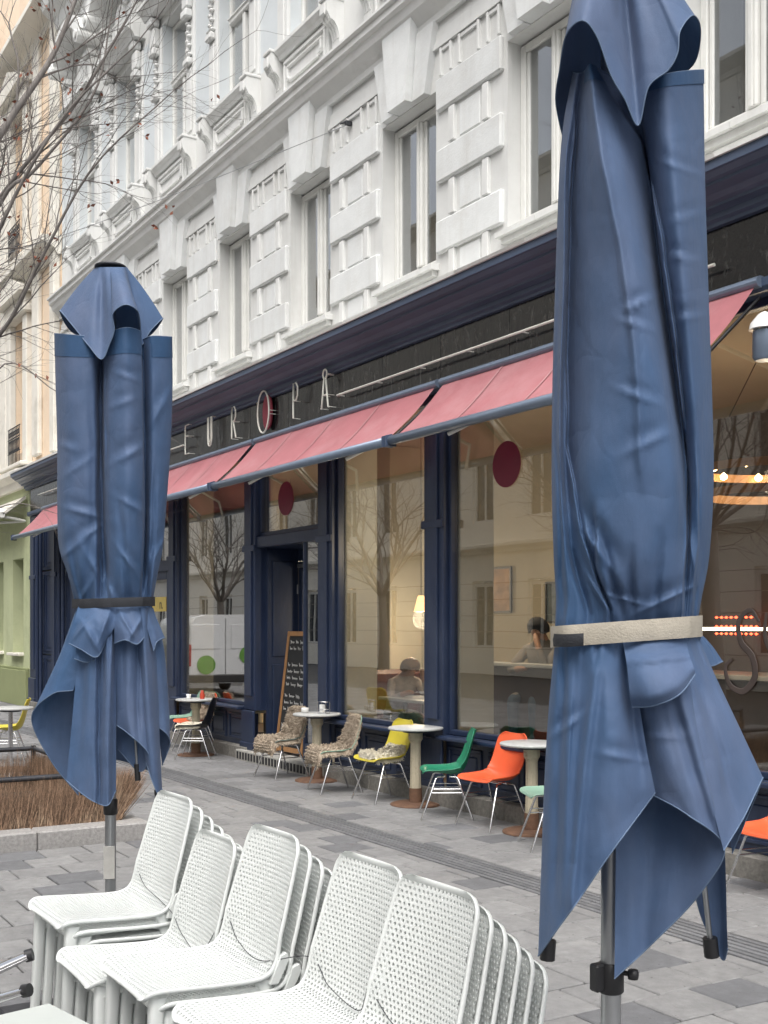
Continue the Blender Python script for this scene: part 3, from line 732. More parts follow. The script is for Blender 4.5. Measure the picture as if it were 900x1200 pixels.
U1.surf([
    u1row(0, (119, 124, 146, 164, 165, 178, 201, 190, 150, 150, 118, 95, 110, 82, 64, 78, 108), DD, (400, 392, 384, 388, 398, 394, 395, 396, 398, 396, 394, 394, 396, 393, 391, 392, 395)),
    u1row(450, (119, 124, 147, 166, 168, 180, 202, 190, 150, 150, 118, 95, 110, 82, 65, 79, 108), DD),
    u1row(520, (119, 125, 148, 167, 169, 180, 200, 188, 150, 150, 118, 95, 110, 84, 67, 80, 109), DD),
    u1row(590, (120, 126, 149, 168, 170, 179, 195, 185, 150, 150, 118, 95, 110, 84, 67, 80, 110), DD),
    u1row(640, (121, 128, 148, 167, 169, 177, 191, 182, 150, 148, 118, 97, 108, 84, 69, 82, 112), [d * .95 for d in DD]),
    u1row(672, (122, 129, 147, 165, 168, 176, 185, 178, 152, 146, 120, 100, 102, 88, 79, 88, 112), [d * .8 + .01 for d in DD]),
    u1row(706, (119, 125, 146, 163, 166, 174, 179, 172, 155, 145, 125, 105, 96, 90, 88, 96, 110), (.105, .125, .13, .1, .075, .05, 0, -.07, -.1, -.13, -.13, -.1, -.07, -.04, 0, .07, .1)),
    u1row(722, (119, 125, 146, 163, 166, 174, 178, 172, 155, 145, 125, 105, 96, 91, 90, 97, 110), (.10, .12, .12, .1, .075, .05, 0, -.07, -.1, -.12, -.12, -.1, -.07, -.04, 0, .06, .09)),
], 220, 170, True, .003, dt, 1, hem=False, top_hem=True, gather=(706, .026, 34, 45), band=12, folds=[([(116, 430), (116, 640), (118, 700)], 'v', 2.2, -.03), ([(124, 430), (125, 640), (126, 700)], 'v', 2.0, -.02), ([(167, 400), (169, 560), (166, 690)], 'l', 14, .02), ([(107, 470), (110, 600), (100, 690)], 'v', 4, -.012), ([(182, 560), (178, 640), (172, 700)], 'v', 3, -.02), ([(140, 600), (145, 650), (150, 700)], 'v', 4, -.02), ([(84, 640), (92, 700)], 'v', 4, -.02)])
S = U1.surf
S([[(112, 712, .09), (98, 712, .08), (90, 712, .03), (93, 712, -.03), (104, 712, -.05)],
   [(104, 760, .10), (88, 758, .09), (72, 762, .03), (80, 765, -.04), (100, 765, -.06)],
   [(92, 790, .10), (72, 788, .09), (53, 805, .02), (66, 830, -.05), (96, 850, -.07)],
   [(86, 809, .10), (60, 814, .10), (37, 842, .0), (60, 892, -.06), (92, 932, -.08)]], 60, 50, gather=(712, .02, 8, 60), amp=.006, seed=2)
S([[(104, 712, .09), (112, 712, .115), (118, 712, .12), (128, 712, .125), (138, 712, .10)],
   [(92, 770, .12), (110, 770, .17), (120, 770, .155), (128, 770, .175), (136, 770, .12)],
   [(84, 850, .13), (106, 850, .18), (118, 850, .16), (126, 850, .185), (136, 850, .13)],
   [(78, 915, .13), (100, 933, .165), (116, 942, .15), (127, 943, .165), (136, 926, .12)]], 60, 60, gather=(712, .02, 9, 120), amp=.004, seed=3, hemwave=.02, folds=[([(116, 730), (116, 850), (116, 940)], 'v', 2.5, -.022), ([(128, 740), (127, 900)], 'v', 4, .012), ([(98, 760), (94, 900)], 'v', 5, -.012)])
S([[(134, 712, .10), (150, 712, .13), (164, 712, .11), (168, 712, .05), (150, 712, .02)],
   [(135, 780, .11), (148, 780, .155), (168, 780, .12), (170, 785, .05), (148, 780, .02)],
   [(135, 830, .11), (150, 835, .16), (171, 845, .12), (170, 850, .05), (146, 840, .02)],
   [(134, 848, .11), (152, 861, .155), (174, 884, .12), (164, 904, .05), (138, 878, .02)]], 60, 50, gather=(712, .02, 8, 90), amp=.005, seed=4, hemwave=.012, folds=[([(160, 740), (162, 860)], 'v', 2.5, -.02), ([(150, 740), (150, 850)], 'v', 4, .01)])
S([[(160, 712, .115), (166, 712, .13), (171, 712, .11), (176, 712, .05)],
   [(163, 780, .11), (170, 780, .145), (176, 780, .12), (184, 780, .05)],
   [(166, 860, .10), (174, 860, .14), (181, 860, .12), (187, 860, .06)],
   [(171, 893, .09), (178, 914, .125), (186, 932, .11), (190, 925, .06)]], 30, 40, amp=.005, seed=5)
S([[(172, 712, .06), (178, 712, .03), (179, 712, -.03), (168, 712, -.06)],
   [(178, 760, .06), (188, 760, .03), (192, 760, -.02), (180, 760, -.06)],
   [(182, 830, .06), (193, 830, .03), (198, 832, -.02), (184, 835, -.06)],
   [(187, 853, .06), (196, 861, .035), (199, 873, -.01), (190, 897, -.05)]], 30, 36, amp=.005, seed=6)
S([[(104, 712, -.06), (130, 712, -.13), (160, 712, -.08)], [(98, 800, -.08), (130, 800, -.17), (172, 800, -.09)], [(95, 915, -.1), (130, 890, -.18), (182, 905, -.1)]], 30, 30, amp=.01, seed=7)
# bunched frills under the strap
fd = [(108, 745, 60, 14, 5, .02), (95, 735, -50, 10, 4, .018), (124, 735, 110, 14, 5, .02)]
S([[(92, 710, .10), (108, 710, .135), (124, 710, .145), (140, 710, .125)], [(86, 732, .15), (104, 732, .205), (122, 735, .20), (135, 733, .165)], [(81, 754, .15), (95, 761, .215), (113, 770, .21), (124, 752, .17)]], 44, 26, amp=.009, dents=fd, seed=8, fs=1.6)
S([[(96, 725, .12), (112, 725, .14), (128, 725, .14)], [(87, 772, .15), (100, 776, .165), (111, 774, .17)]], 20, 14, amp=.006, seed=18)
S([[(133, 710, .125), (144, 710, .14), (154, 710, .135), (165, 710, .115)], [(134, 735, .165), (146, 736, .205), (157, 738, .20), (166, 733, .155)], [(134, 754, .16), (147, 750, .215), (160, 755, .20), (169, 747, .15)]], 40, 24, amp=.009, dents=[(150, 730, 60, 12, 5, .02), (160, 738, 120, 10, 4, .018)], seed=9, fs=1.6)
S([[(166, 712, .1), (172, 712, .09), (178, 712, .04)], [(172, 735, .12), (181, 738, .10), (188, 735, .04)], [(180, 763, .11), (184, 752, .1), (193, 747, .04)]], 24, 20, amp=.007, seed=10, fs=1.5)
# vent cap
hemU1 = [(86, 390, -.10), (70, 364, -.02), (84, 380, .09), (104, 405, .19), (119, 421, .215), (128, 404, .225), (134, 386, .235), (132, 368, .25), (146, 357, .275), (160, 363, .25), (164, 376, .18), (166, 404, .06), (176, 388, .03), (191, 373, -.03), (172, 395, -.10), (130, 402, -.15)]
topU1 = [(116, 313, -.04), (112, 313, 0), (113, 313, .02), (116, 313, .045), (120, 313, .06), (124, 313, .065), (128, 313, .065), (131, 313, .065), (135, 313, .065), (140, 313, .055), (144, 313, .045), (147, 313, .03), (148, 313, .015), (148, 313, 0), (140, 313, -.05), (128, 313, -.065)]
def midrow(a, b, f, g=0): return [(p[0] + (q[0] - p[0]) * f, p[1] + (q[1] - p[1]) * (f * .8 + f * f * .2) , p[2] + (q[2] - p[2]) * (f + g * math.sin(math.pi * f))) for p, q in zip(a, b)]
crease = lambda row, k, d: [(p[0], p[1], p[2] + (d if i in k else 0)) for i, p in enumerate(row)]
S([topU1, crease(midrow(topU1, hemU1, .35, .05), (4,), -.025), crease(midrow(topU1, hemU1, .7, .05), (4,), -.02), hemU1], 130, 40, True, .0022, (), 11)
U1.finish(True, None, .0024)
b = MB().lathe([(.0, .0), (.06, 0), (.067, .004), (.067, .010), (.06, .014), (.0, .014)], 28, (0, 0, CAM_H + (732 - 315) / FPX * 5.0)); b.build('finial', M['steel_dark'], U1.rt)
U1.mx = 129.5
def belt(U, rows_lo, rows_hi, m, name, nu=80):
    lo = spline([Vector(p) for p in rows_lo], nu, True); hi = spline([Vector(p) for p in rows_hi], nu, True); mid = [(a + c) / 2 + Vector((0, 0, .004 if (a.z + c.z) > 0 else -.004)) for a, c in zip(lo, hi)]
    bump_ = lambda p: Vector((p.x + (p.x - U.mx) * .035, p.y, p.z + math.copysign(.014, p.z)))
    lo, mid, hi = ([bump_(p) for p in q] for q in (lo, mid, hi))
    g = MB().grid([[U.P(p) for p in hi], [U.P(p) for p in mid], [U.P(p) for p in lo]], True)
    return g.build(name, m, U.rt, fix=False)
bx = (119, 125, 146, 163, 168, 176, 180, 174, 155, 145, 125, 105, 94, 88, 86, 94, 108); bd = (.145, .15, .155, .135, .12, .07, 0, -.08, -.115, -.145, -.145, -.115, -.08, -.05, 0, .09, .125)
belt(U1, [(x, 713 - (x - 88) * .03, d) for x, d in zip(bx, bd)], [(x, 702 - (x - 88) * .03, d) for x, d in zip(bx, bd)], M['strapdark'], 'strap')
def mast(U, r, z_sleeve, top):
    MB().lathe([(r, .02), (r, top)], 20).build('mast', M['alu'], U.rt)
    MB().lathe([(r + .002, z_sleeve - .034), (r + .006, z_sleeve - .03), (r + .006, z_sleeve + .03), (r + .002, z_sleeve + .034)], 20).build('runner_clamp', M['black'], U.rt)
    base = MB(); base.box(-.38, .38, -.38, .38, .0, .03, .006); base.lathe([(r + .03, .03), (r + .03, .28), (r + .008, .29)], 18); base.build('base_plate', M['steel_dark'], U.rt)
mast(U1, .0235, .925, 3.2)
def ribs(U, pts, top_y):
    for (x, y, d, w_, h_) in pts:
        p = Vector(U.P((x, y, d))); r_ = MB()
        q = Vector(U.P((U.mx, top_y, 0))); q = Vector((q.x * .3 + p.x * .12, q.y * .3 + p.y * .12, q.z))
        dirv = (q - p).normalized()
        ro = MB().tube([p, p + dirv * (q - p).length], .0065, 6).build('rib', M['alu'], U.rt)
        cp = MB().tube([p - dirv * h_ * .5, p + dirv * h_ * .5], w_, 8); cp.build('rib_end', M['black'], ro)
U1.mx = 129.5
ribs(U1, [(161, 905, .04, .013, .07), (184, 931, .08, .011, .04), (98, 922, -.05, .013, .07)], 420)
MB().box(-.024, .024, -.0265, -.02, .62, .76, .002).xf(Matrix.Rotation(R(90) - A, 4, 'Z')).build('sticker', M['straplight'], U1.rt)

# ----- near parasol
U2 = Parasol(2.6, 'folded_parasol', 'folded blue parasol tied with wide pale grey strap, right of the stacked chairs'); U2.place(716); U2.mx = 716
S = U2.surf
BK = [(-.12), (-.16), (-.1)]
def r2(ys, xs, ds):
    ys = ys if isinstance(ys, (list, tuple)) else [ys] * len(xs)
    return list(zip(xs, ys, ds))
dt2 = [(752, 352, -25, 14, 6, .012), (745, 378, 15, 12, 6, .010), (800, 300, 12, 12, 6, .010), (806, 252, -15, 14, 6, .008), (800, 196, 20, 16, 6, .006), (808, 370, -8, 12, 6, .008), (748, 462, 20, 16, 7, .010), (702, 640, 55, 26, 10, .022), (690, 620, 75, 20, 7, .016), (760, 515, -25, 20, 9, .009), (780, 700, -25, 20, 7, .013), (700, 690, 60, 16, 6, .015), (812, 640, 80, 30, 6, .010), (730, 700, 15, 16, 5, .008)]
S([
  r2([84, 86, 84, 80, 76, 78, 100, 99, 86, 82, 86, 88, 86], (672, 676, 684, 688, 691, 698, 735, 748, 785, 824, 800, 730, 690), (0, .07, .07, .10, .125, .115, .05, .10, .16, .02, -.12, -.16, -.1)),
  r2(140, (662, 668, 676, 686, 698, 716, 748, 756, 788, 825, 800, 732, 690), (0, .07, .065, .11, .155, .135, .06, .105, .165, .02, -.12, -.16, -.1)),
  r2(200, (657, 662, 670, 687, 706, 730, 758, 764, 792, 826, 800, 735, 690), (0, .075, .045, .12, .185, .15, .03, .10, .175, .02, -.13, -.17, -.1)),
  r2(330, (652, 660, 668, 692, 731, 757, 775, 780, 804, 830, 800, 735, 690), (0, .085, .04, .135, .205, .17, .04, .12, .175, .02, -.13, -.17, -.1)),
  r2(450, (649, 656, 664, 697, 745, 775, 792, 797, 814, 834, 803, 735, 690), (0, .09, .04, .15, .215, .18, .05, .12, .155, .02, -.13, -.17, -.1)),
  r2(560, (648, 656, 665, 692, 745, 788, 804, 810, 823, 836, 806, 735, 690), (0, .095, .045, .155, .21, .18, .06, .115, .115, 0, -.13, -.17, -.1)),
  r2(650, (650, 660, 676, 702, 745, 785, 803, 810, 821, 831, 806, 735, 690), (0, .09, .08, .155, .19, .17, .10, .115, .08, -.02, -.12, -.16, -.1)),
  r2(700, (652, 665, 690, 712, 745, 782, 800, 806, 814, 822, 800, 735, 685), (0, .085, .10, .13, .155, .145, .10, .09, .06, 0, -.11, -.15, -.1)),
  r2(735, (651, 662, 690, 712, 740, 775, 795, 803, 811, 816, 795, 735, 680), (0, .08, .105, .12, .125, .115, .095, .08, .05, 0, -.1, -.14, -.1)),
  r2(752, (651, 662, 690, 712, 740, 775, 795, 803, 811, 815, 795, 735, 680), (0, .07, .095, .11, .115, .105, .085, .07, .045, 0, -.1, -.13, -.1)),
], 240, 260, True, .003, dt2, 21, hem=False, top_hem=True, gather=(735, .020, 30, 55), band=9, folds=[([(691, 78), (705, 180), (729, 300), (745, 420), (752, 560)], 'v', 5, .012), ([(700, 82), (752, 165), (775, 270), (793, 400), (806, 540), (805, 640), (800, 720)], 'l', 22, .03), ([(676, 140), (668, 230), (664, 400), (665, 520), (682, 625), (714, 715)], 'l', 14, .028), ([(818, 540), (819, 640), (812, 715)], 'l', 10, .02), ([(655, 300), (652, 500), (660, 700)], 'v', 3, -.015), ([(697, 610), (699, 665), (716, 715)], 'r', 18, .03), ([(705, 630), (722, 690), (728, 720)], 'v', 5, -.02), ([(775, 640), (768, 720)], 'v', 5, -.014), ([(740, 660), (742, 720)], 'v', 4, -.014), ([(668, 640), (690, 720)], 'v', 4, -.02)])
S([[(668, 745, -.05), (651, 745, .02), (664, 745, .085), (688, 745, .125), (712, 745, .135), (738, 745, .125)],
   [(660, 830, -.06), (643, 830, .02), (664, 830, .12), (682, 830, .125), (715, 830, .175), (750, 830, .145)],
   [(660, 930, -.06), (637, 935, .02), (660, 930, .13), (676, 925, .14), (715, 900, .19), (758, 880, .16)],
   [(678, 1035, -.05), (631, 1119, .02), (656, 1085, .13), (680, 1052, .155), (715, 1001, .19), (768, 929, .17)]], 80, 70, gather=(745, .03, 9, 110), amp=.005, seed=22, hemwave=.02, folds=[([(702, 765), (684, 900), (668, 1080)], 'v', 6, .022), ([(664, 765), (655, 900), (650, 1060)], 'v', 6, -.02), ([(728, 765), (742, 850), (752, 900)], 'v', 6, -.015)], dents=[(662, 850, -35, 16, 6, .012), (730, 885, 10, 16, 7, .008)])
S([[(724, 745, .09), (762, 745, .11), (798, 745, .11), (806, 745, .05), (770, 745, .02), (722, 745, .03)],
   [(735, 830, .10), (775, 830, .17), (812, 830, .165), (805, 830, .08), (765, 830, .03), (722, 830, .04)],
   [(755, 905, .12), (796, 910, .20), (832, 920, .195), (812, 930, .10), (770, 950, .04), (722, 960, .05)],
   [(764, 931, .13), (806, 955, .205), (849, 994, .20), (818, 1050, .14), (765, 1105, .08), (720, 1147, .065)]], 90, 70, gather=(745, .022, 9, 110), amp=.005, seed=23, hemwave=.018, folds=[([(790, 820), (812, 900), (838, 985)], 'v', 7, -.02)], dents=[(775, 860, 0, 20, 8, .008)])
S([[(788, 742, .115), (804, 742, .10), (816, 742, .03), (812, 742, -.06)],
   [(800, 800, .155), (820, 800, .125), (842, 800, .045), (825, 800, -.06)],
   [(816, 870, .19), (843, 862, .145), (868, 855, .06), (842, 870, -.07)],
   [(848, 997, .205), (872, 957, .15), (894, 912, .06), (858, 1000, -.07)]], 60, 60, gather=(742, .02, 7, 80), amp=.004, seed=24, hemwave=.012, folds=[([(812, 780), (838, 860), (862, 950)], 'v', 7, -.018)])
S([[(812, 760, -.04), (808, 760, -.10), (795, 760, -.12), (780, 760, -.14)], [(845, 940, -.07), (838, 945, -.12), (820, 945, -.13), (806, 945, -.12)], [(853, 1112, -.08), (846, 1124, -.11), (824, 1080, -.12), (813, 1043, -.12)]], 30, 40, amp=.004, seed=25)
S([[(665, 748, -.09), (700, 748, -.14), (760, 748, -.15), (800, 748, -.1)], [(665, 860, -.1), (700, 860, -.17), (760, 860, -.18), (815, 860, -.12)], [(672, 1030, -.1), (705, 985, -.18), (760, 975, -.2), (815, 1020, -.13)]], 40, 30, amp=.008, seed=26)
S([[(728, 745, .12), (755, 745, .135), (780, 745, .13), (803, 745, .10)], [(734, 775, .17), (758, 780, .20), (785, 780, .195), (808, 768, .14)], [(738, 812, .19), (762, 812, .225), (790, 803, .225), (813, 782, .17)], [(741, 829, .175), (766, 827, .21), (796, 814, .215), (815, 790, .165)]], 46, 30, amp=.006, seed=27, dents=[(775, 770, -5, 24, 6, .02)])
S([[(806, 738, .03), (812, 738, .0), (817, 738, -.04)], [(818, 758, .04), (828, 758, .0), (834, 756, -.05)], [(826, 781, .04), (836, 780, .0), (847, 775, -.05)]], 20, 16, amp=.004, seed=28)
hemU2 = [(672, 176, -.06), (652, 125, -.02), (656, 80, .08), (664, 40, .17), (683, 24, .22), (700, 44, .215), (716, 88, .20), (732, 116, .185), (748, 147, .17), (760, 102, .185), (783, 82, .20), (794, 62, .205), (797, 36, .20), (812, 18, .15), (821, 36, .06), (812, 76, -.02), (775, 95, -.17), (715, 110, -.2)]
n2 = len(hemU2); topU2 = []
for i, q in enumerate(hemU2):
    a_ = math.atan2(q[2], (q[0] - 716) * 2.6 / FPX); topU2.append((716 + 32 * math.cos(a_), -72, .062 * math.sin(a_)))
S([topU2, crease(midrow(topU2, hemU2, .35, .1), (7, 8), -.035), crease(midrow(topU2, hemU2, .7, .1), (7, 8), -.02), hemU2], 150, 46, True, .0022, (), 31)
U2.finish(False, None, .0016)
MB().lathe([(.0, .0), (.07, 0), (.078, .006), (.078, .016), (.07, .022), (.0, .022)], 28, (0, 0, CAM_H + (732 + 72) / FPX * 2.6)).build('finial', M['steel_dark'], U2.rt)
bx = (648, 660, 690, 712, 742, 778, 800, 808, 815, 819, 798, 735, 678); bd = (0, .092, .122, .138, .145, .135, .115, .10, .06, 0, -.115, -.155, -.11)
belt(U2, [(x, 759 - (x - 648) * .075, d) for x, d in zip(bx, bd)], [(x, 734 - (x - 648) * .075, d) for x, d in zip(bx, bd)], M['strap'], 'strap')
bk = [(646, 757, .045), (653, 758, .10), (668, 758, .14), (684, 757, .158)]
g = MB(); lo = spline([Vector((x, y + 0, d)) for x, y, d in bk], 16); hi = spline([Vector((x, y - 15, d)) for x, y, d in bk], 16)
g.grid([[U2.P(p) for p in hi], [U2.P(p + Vector((0, 7, .006))) for p in hi], [U2.P(p) for p in lo]]); g.build('buckle', M['strapdark'], U2.rt, fix=False)
mast(U2, .0225, CAM_H - (1145 - 732) / FPX * 2.6, 3.2)
kn = Vector(U2.P((742, 1142, .03))); k0 = Vector((0, 0, kn.z))
MB().tube([k0, kn], .006, 8).lathe([(.0, -.012), (.011, -.01), (.013, 0), (.011, .01), (0, .012)], 12, tuple(kn)).build('clamp_knob', M['black'], U2.rt)
kl = Vector(U2.P((702, 1145, .01))); MB().box(kl.x - .014, kl.x + .014, kl.y - .018, kl.y + .018, kl.z - .03, kl.z + .03, .004).build('clamp_lug', M['black'], U2.rt)
ribs(U2, [(642, 1113, .0, .017, .045), (833, 1110, -.10, .017, .045)], 150)

# ---------------------------------------------------------------- stacked white perforated chairs
def chair_meshes():
    prof = [(-.225, .425), (-.212, .445), (-.185, .452), (-.10, .447), (0, .440), (.10, .436), (.150, .443), (.185, .468), (.207, .510), (.232, .585), (.262, .690), (.288, .780), (.305, .838)]
    pts = spline([Vector((0, y, z)) for y, z in prof], 200)
    cum = [0]
    for a, b in zip(pts[:-1], pts[1:]): cum.append(cum[-1] + (b - a).length)
    Ltot = cum[-1]
    def at(v):
        v = max(0, min(Ltot, v)); lo, hi = 0, len(cum) - 1
        while hi - lo > 1:
            m_ = (lo + hi) // 2
            if cum[m_] <= v: lo = m_
            else: hi = m_
        f = (v - cum[lo]) / max(1e-9, cum[hi] - cum[lo]); p = pts[lo].lerp(pts[hi], f); t = (pts[hi] - pts[lo]).normalized()
        return p, Vector((0, -t.z, t.y))       # point, upper-side normal
    vj = next(c for c, p in zip(cum, pts) if p.y > .165)    # seat/back joint
    def halfw(v):
        if v < vj:
            f = v / vj; w_ = .222 - .012 * f
            if v < .05: w_ -= .05 - math.sqrt(max(0, .05 ** 2 - (.05 - v) ** 2))
            return w_
        f = (v - vj) / (Ltot - vj); w_ = .210 - .018 * f - .014 * f * f
        if Ltot - v < .055: w_ -= .055 - math.sqrt(max(0, .055 ** 2 - (.055 - Ltot + v) ** 2))
        return w_
    def S(u, v, off=0):      # u in metres across
        p, n = at(v); h = halfw(v); k = u / max(h, 1e-6)
        f = max(0, min(1, (v - vj) / .12))
        curve = (.012 * (1 - f) * k * k - .0 + f * .030 * k * k)   # hollow across
        q = p + n * (curve + off); return Vector((u, q.y, q.z))
    out = {}
    TH = .006
    def perforated(v0, v1, rim):
        b = MB(); pitch = .0165; rh = .0054; rowh = pitch * .866
        V = {}
        n_rows = int((v1 - v0) / rowh)
        cells = []
        for r in range(n_rows):
            v = v0 + (r + .5) * (v1 - v0) / n_rows
            hw = halfw(v) - rim * .75
            m_ = int(hw / pitch)
            for c in range(-m_ - 1, m_ + 2):
                u = (c + (.5 if r % 2 else 0)) * pitch
                if abs(u) < hw - pitch * .4: cells.append((u, v))
        R_ = pitch / math.sqrt(3)
        for u, v in cells:
            o = []; i_ = []
            for k in range(6):
                a = R(30 + 60 * k); o.append((u + R_ * math.cos(a), v + R_ * math.sin(a))); i_.append((u + rh * math.cos(a), v + rh * math.sin(a)))
            Vt = [S(x, y, 0) for x, y in o] + [S(x, y, 0) for x, y in i_] + [S(x, y, -TH) for x, y in i_] + [S(x, y, -TH) for x, y in o]
            F = []
            for k in range(6):
                k2 = (k + 1) % 6
                F += [(k, k2, 6 + k2, 6 + k), (6 + k, 6 + k2, 12 + k2, 12 + k), (12 + k, 12 + k2, 18 + k2, 18 + k)]
            b.add(Vt, F, 0, False)
        return b
    def rimband(b, v0, v1, rim, ends):
        n = 60
        for s in (-1, 1):
            G = []
            for i in range(n + 1):
                v = v0 + (v1 - v0) * i / n; h = halfw(v); row = []
                for (du, off) in ((-rim - .006, -.007), (-rim - .005, .0003), (-rim * .55, .0004), (-.003, .0002), (0, -.003), (.0, -.012), (-.004, -.014), (-rim * .8, -.010), (-rim - .006, -.007)):
                    row.append(S(s * (h + du), v, off))
                G.append(row)
            b.grid(G)
        for e in ends:
            m_ = 30; G = []
            sgn = 1 if e == 'lo' else -1; ve = v0 if e == 'lo' else v1; h = halfw(ve + sgn * rim * .5)
            for i in range(m_ + 1):
                k = -1 + 2 * i / m_; row = []
                for (dv, off) in ((rim + .010, -.007), (rim + .009, .0003), (rim * .55, .0004), (.003, .0002), (0, -.003), (0, -.012), (.004, -.014), (rim * .8, -.010), (rim + .010, -.007)):
                    vv = ve + sgn * dv; row.append(S(k * (halfw(vv) - .002), vv, off))
                G.append(row)
            b.grid(G)
        return b
    rim = .007
    out['seat'] = rimband(perforated(.014, vj, rim), 0, vj + .001, rim, ['lo']).mesh('seat', M['whiteplastic'])
    out['backrest'] = rimband(perforated(vj, Ltot - .014, rim), vj + .001, Ltot, rim, ['hi']).mesh('backrest', M['whiteplastic'])
    def leg(path, w0, w1, d0, d1):
        P = spline([Vector(p) for p in path], 14); G = []
        for i, p in enumerate(P):
            f = i / 13; w_ = w0 + (w1 - w0) * f; d = d0 + (d1 - d0) * f; ring = []
            for k in range(12):
                a = 2 * math.pi * (k + .5) / 12; ca, sa = math.cos(a), math.sin(a)
                sq = lambda c: math.copysign(abs(c) ** .55, c)
                ring.append((p.x + w_ * sq(ca), p.y + d * sq(sa), p.z))
            G.append(ring)
        b = MB().grid(G, True); b.add(G[-1], [tuple(range(12))]); return b
    for s, nm in ((-1, 'l'), (1, 'r')):
        out['fl' + nm] = leg([(s * .178, -.178, .435), (s * .186, -.188, .38), (s * .196, -.196, .2), (s * .208, -.206, 0)], .024, .015, .024, .016).mesh('leg', M['whiteplastic'])
        out['rl' + nm] = leg([(s * .176, .150, .435), (s * .182, .165, .38), (s * .196, .20, .2), (s * .208, .24, 0)], .022, .014, .028, .018).mesh('leg', M['whiteplastic'])
        b = MB(); b.prism([(-.19, .418), (.17, .412), (.17, .385), (.14, .383), (.10, .392), (-.10, .396), (-.13, .392), (-.155, .37), (-.165, .35), (-.19, .35)], 'x', s * .170, s * .190)
        b.prism([(.160, .425), (.186, .425), (.222, .492), (.216, .512), (.196, .505)], 'x', s * .196, s * .217)
        out['rail' + nm] = b.mesh('side_rail', M['whiteplastic'])
    return out
CM = chair_meshes()
def white_chair(loc, rz, label):
    rt = empty('stacking_chair', loc, rz, label, 'chair', 'stacked white perforated chairs')
    link('seat', CM['seat'], rt); link('backrest', CM['backrest'], rt)
    for k in ('fll', 'flr', 'rll', 'rlr'): link('leg', CM[k], rt)
    for k in ('raill', 'railr'): link('side_rail', CM[k], rt)
    return rt
STK = [  # x, y of the lowest chair, number of chairs, description
    (-4.30, 1.375, 6, 'white perforated chair in the stack beside the far parasol'),
    (-3.83, 1.345, 4, 'white perforated chair in the lowest stack, second from the far parasol'),
    (-3.39, 1.36, 6, 'white perforated chair in the middle stack, third from the far parasol'),
    (-2.83, 1.385, 6, 'white perforated chair in the fourth stack from the far parasol'),
    (-2.47, 1.375, 6, 'white perforated chair in the stack nearest the parasol with pale strap')]
SDY, SDZ = .042, .040
rw = random.Random(21)
for x, y, n, lab in STK:
    a = rw.gauss(0, .02)
    for k in range(n):
        top = k == n - 1
        white_chair((x, y + (n - 1) * .042 - k * SDY, k * SDZ), a + rw.gauss(0, .004), lab + ', ' + ('topmost', 'second from the top', 'third from the top', 'fourth from the top', 'fifth from the top', 'lowest')[n - 1 - k])
# steel security cable threaded along the stacks
cp = []
for x, y, n, _ in STK:
    z = (n - 1) * SDZ
    cp += [(x - .215, y + .20, z + .53), (x - .06, y + .178, z + .49), (x + .12, y + .172, z + .472)]
cp += [(-2.26, 1.52, .66), (-2.2, 1.60, .5)]
c = MB().tube(spline(cp, 160), .0014, 6).build('security_cable', M['steel_dark']); tag(c, 'thin dark steel cable threaded along the stacks of white chairs', 'cable')
# aluminium table legs and table edge in the corner
M['tabletop'] = mat('pale_table_laminate', (.48, .51, .485), .45, .04, 6, .05, 60)

# ---------------------------------------------------------------- cafe tables and shell chairs
M['marble'] = mat('worn_pale_stone', (.50, .51, .50), .4, .12, 8, .1, 40, dirt_or_reflection=(.33, .33, .32), dscale=9, dlo=.55, dhi=.8)
M['column'] = mat('cream_column_paint', (.46, .41, .30), .7, .15, 8, .3, 30, dirt_or_reflection=(.22, .17, .11), dscale=8, dlo=.55, dhi=.72)
M['rust'] = mat('rusty_iron', (.16, .085, .05), .8, .3, 10, .4, 50, dirt_or_reflection=(.09, .05, .035), dscale=6, dlo=.45, dhi=.7)
def round_table(loc, label, metal=False):
    rt = empty('cafe_table', loc, 0, label, 'table', 'round cafe tables along the windows')
    MB().lathe([(.0, .71), (.25, .71), (.262, .716), (.262, .729), (.254, .735), (.0, .735)], 40).build('table_top', M['marble'], rt)
    MB().lathe([(.12, .685), (.12, .7045)], 20).build('top_plate', M['steel_dark'], rt)
    if metal: MB().lathe([(.025, .03), (.025, .684)], 14).build('column', M['chrome'], rt)
    else:
        MB().lathe([(.055, .16), (.052, .3), (.05, .58), (.056, .60), (.07, .62), (.07, .684)], 10, smooth=False).build('column', M['column'], rt)
        MB().lathe([(.062, .028), (.06, .158)], 14).build('column_foot', M['rust'], rt)
    MB().lathe([(.24, .0), (.24, .012), (.21, .022), (.07, .027), (0, .027)], 30).build('base', M['rust'], rt)
    return rt
TABLES = [((-14.35, 5.80, 0), 'round cafe table between sheepskin chair and black shell chair'),
          ((-11.32, 5.98, 0), 'round cafe table with condiments beside the chalkboard'),
          ((-9.33, 5.98, 0), 'round cafe table between the yellow and the green chair'),
          ((-7.60, 6.0, 0), 'round cafe table right of the orange chair, beside the near parasol')]
for loc, lab in TABLES: round_table(loc, lab)
ft = round_table((-14.0, 3.35, 0), 'round cafe table on chrome post beside the brush planter', True)
SH = [(-.215, .420), (-.205, .436), (-.16, .438), (-.06, .425), (.05, .412), (.115, .415), (.160, .445), (.190, .50), (.215, .58), (.240, .68), (.262, .76), (.285, .815)]
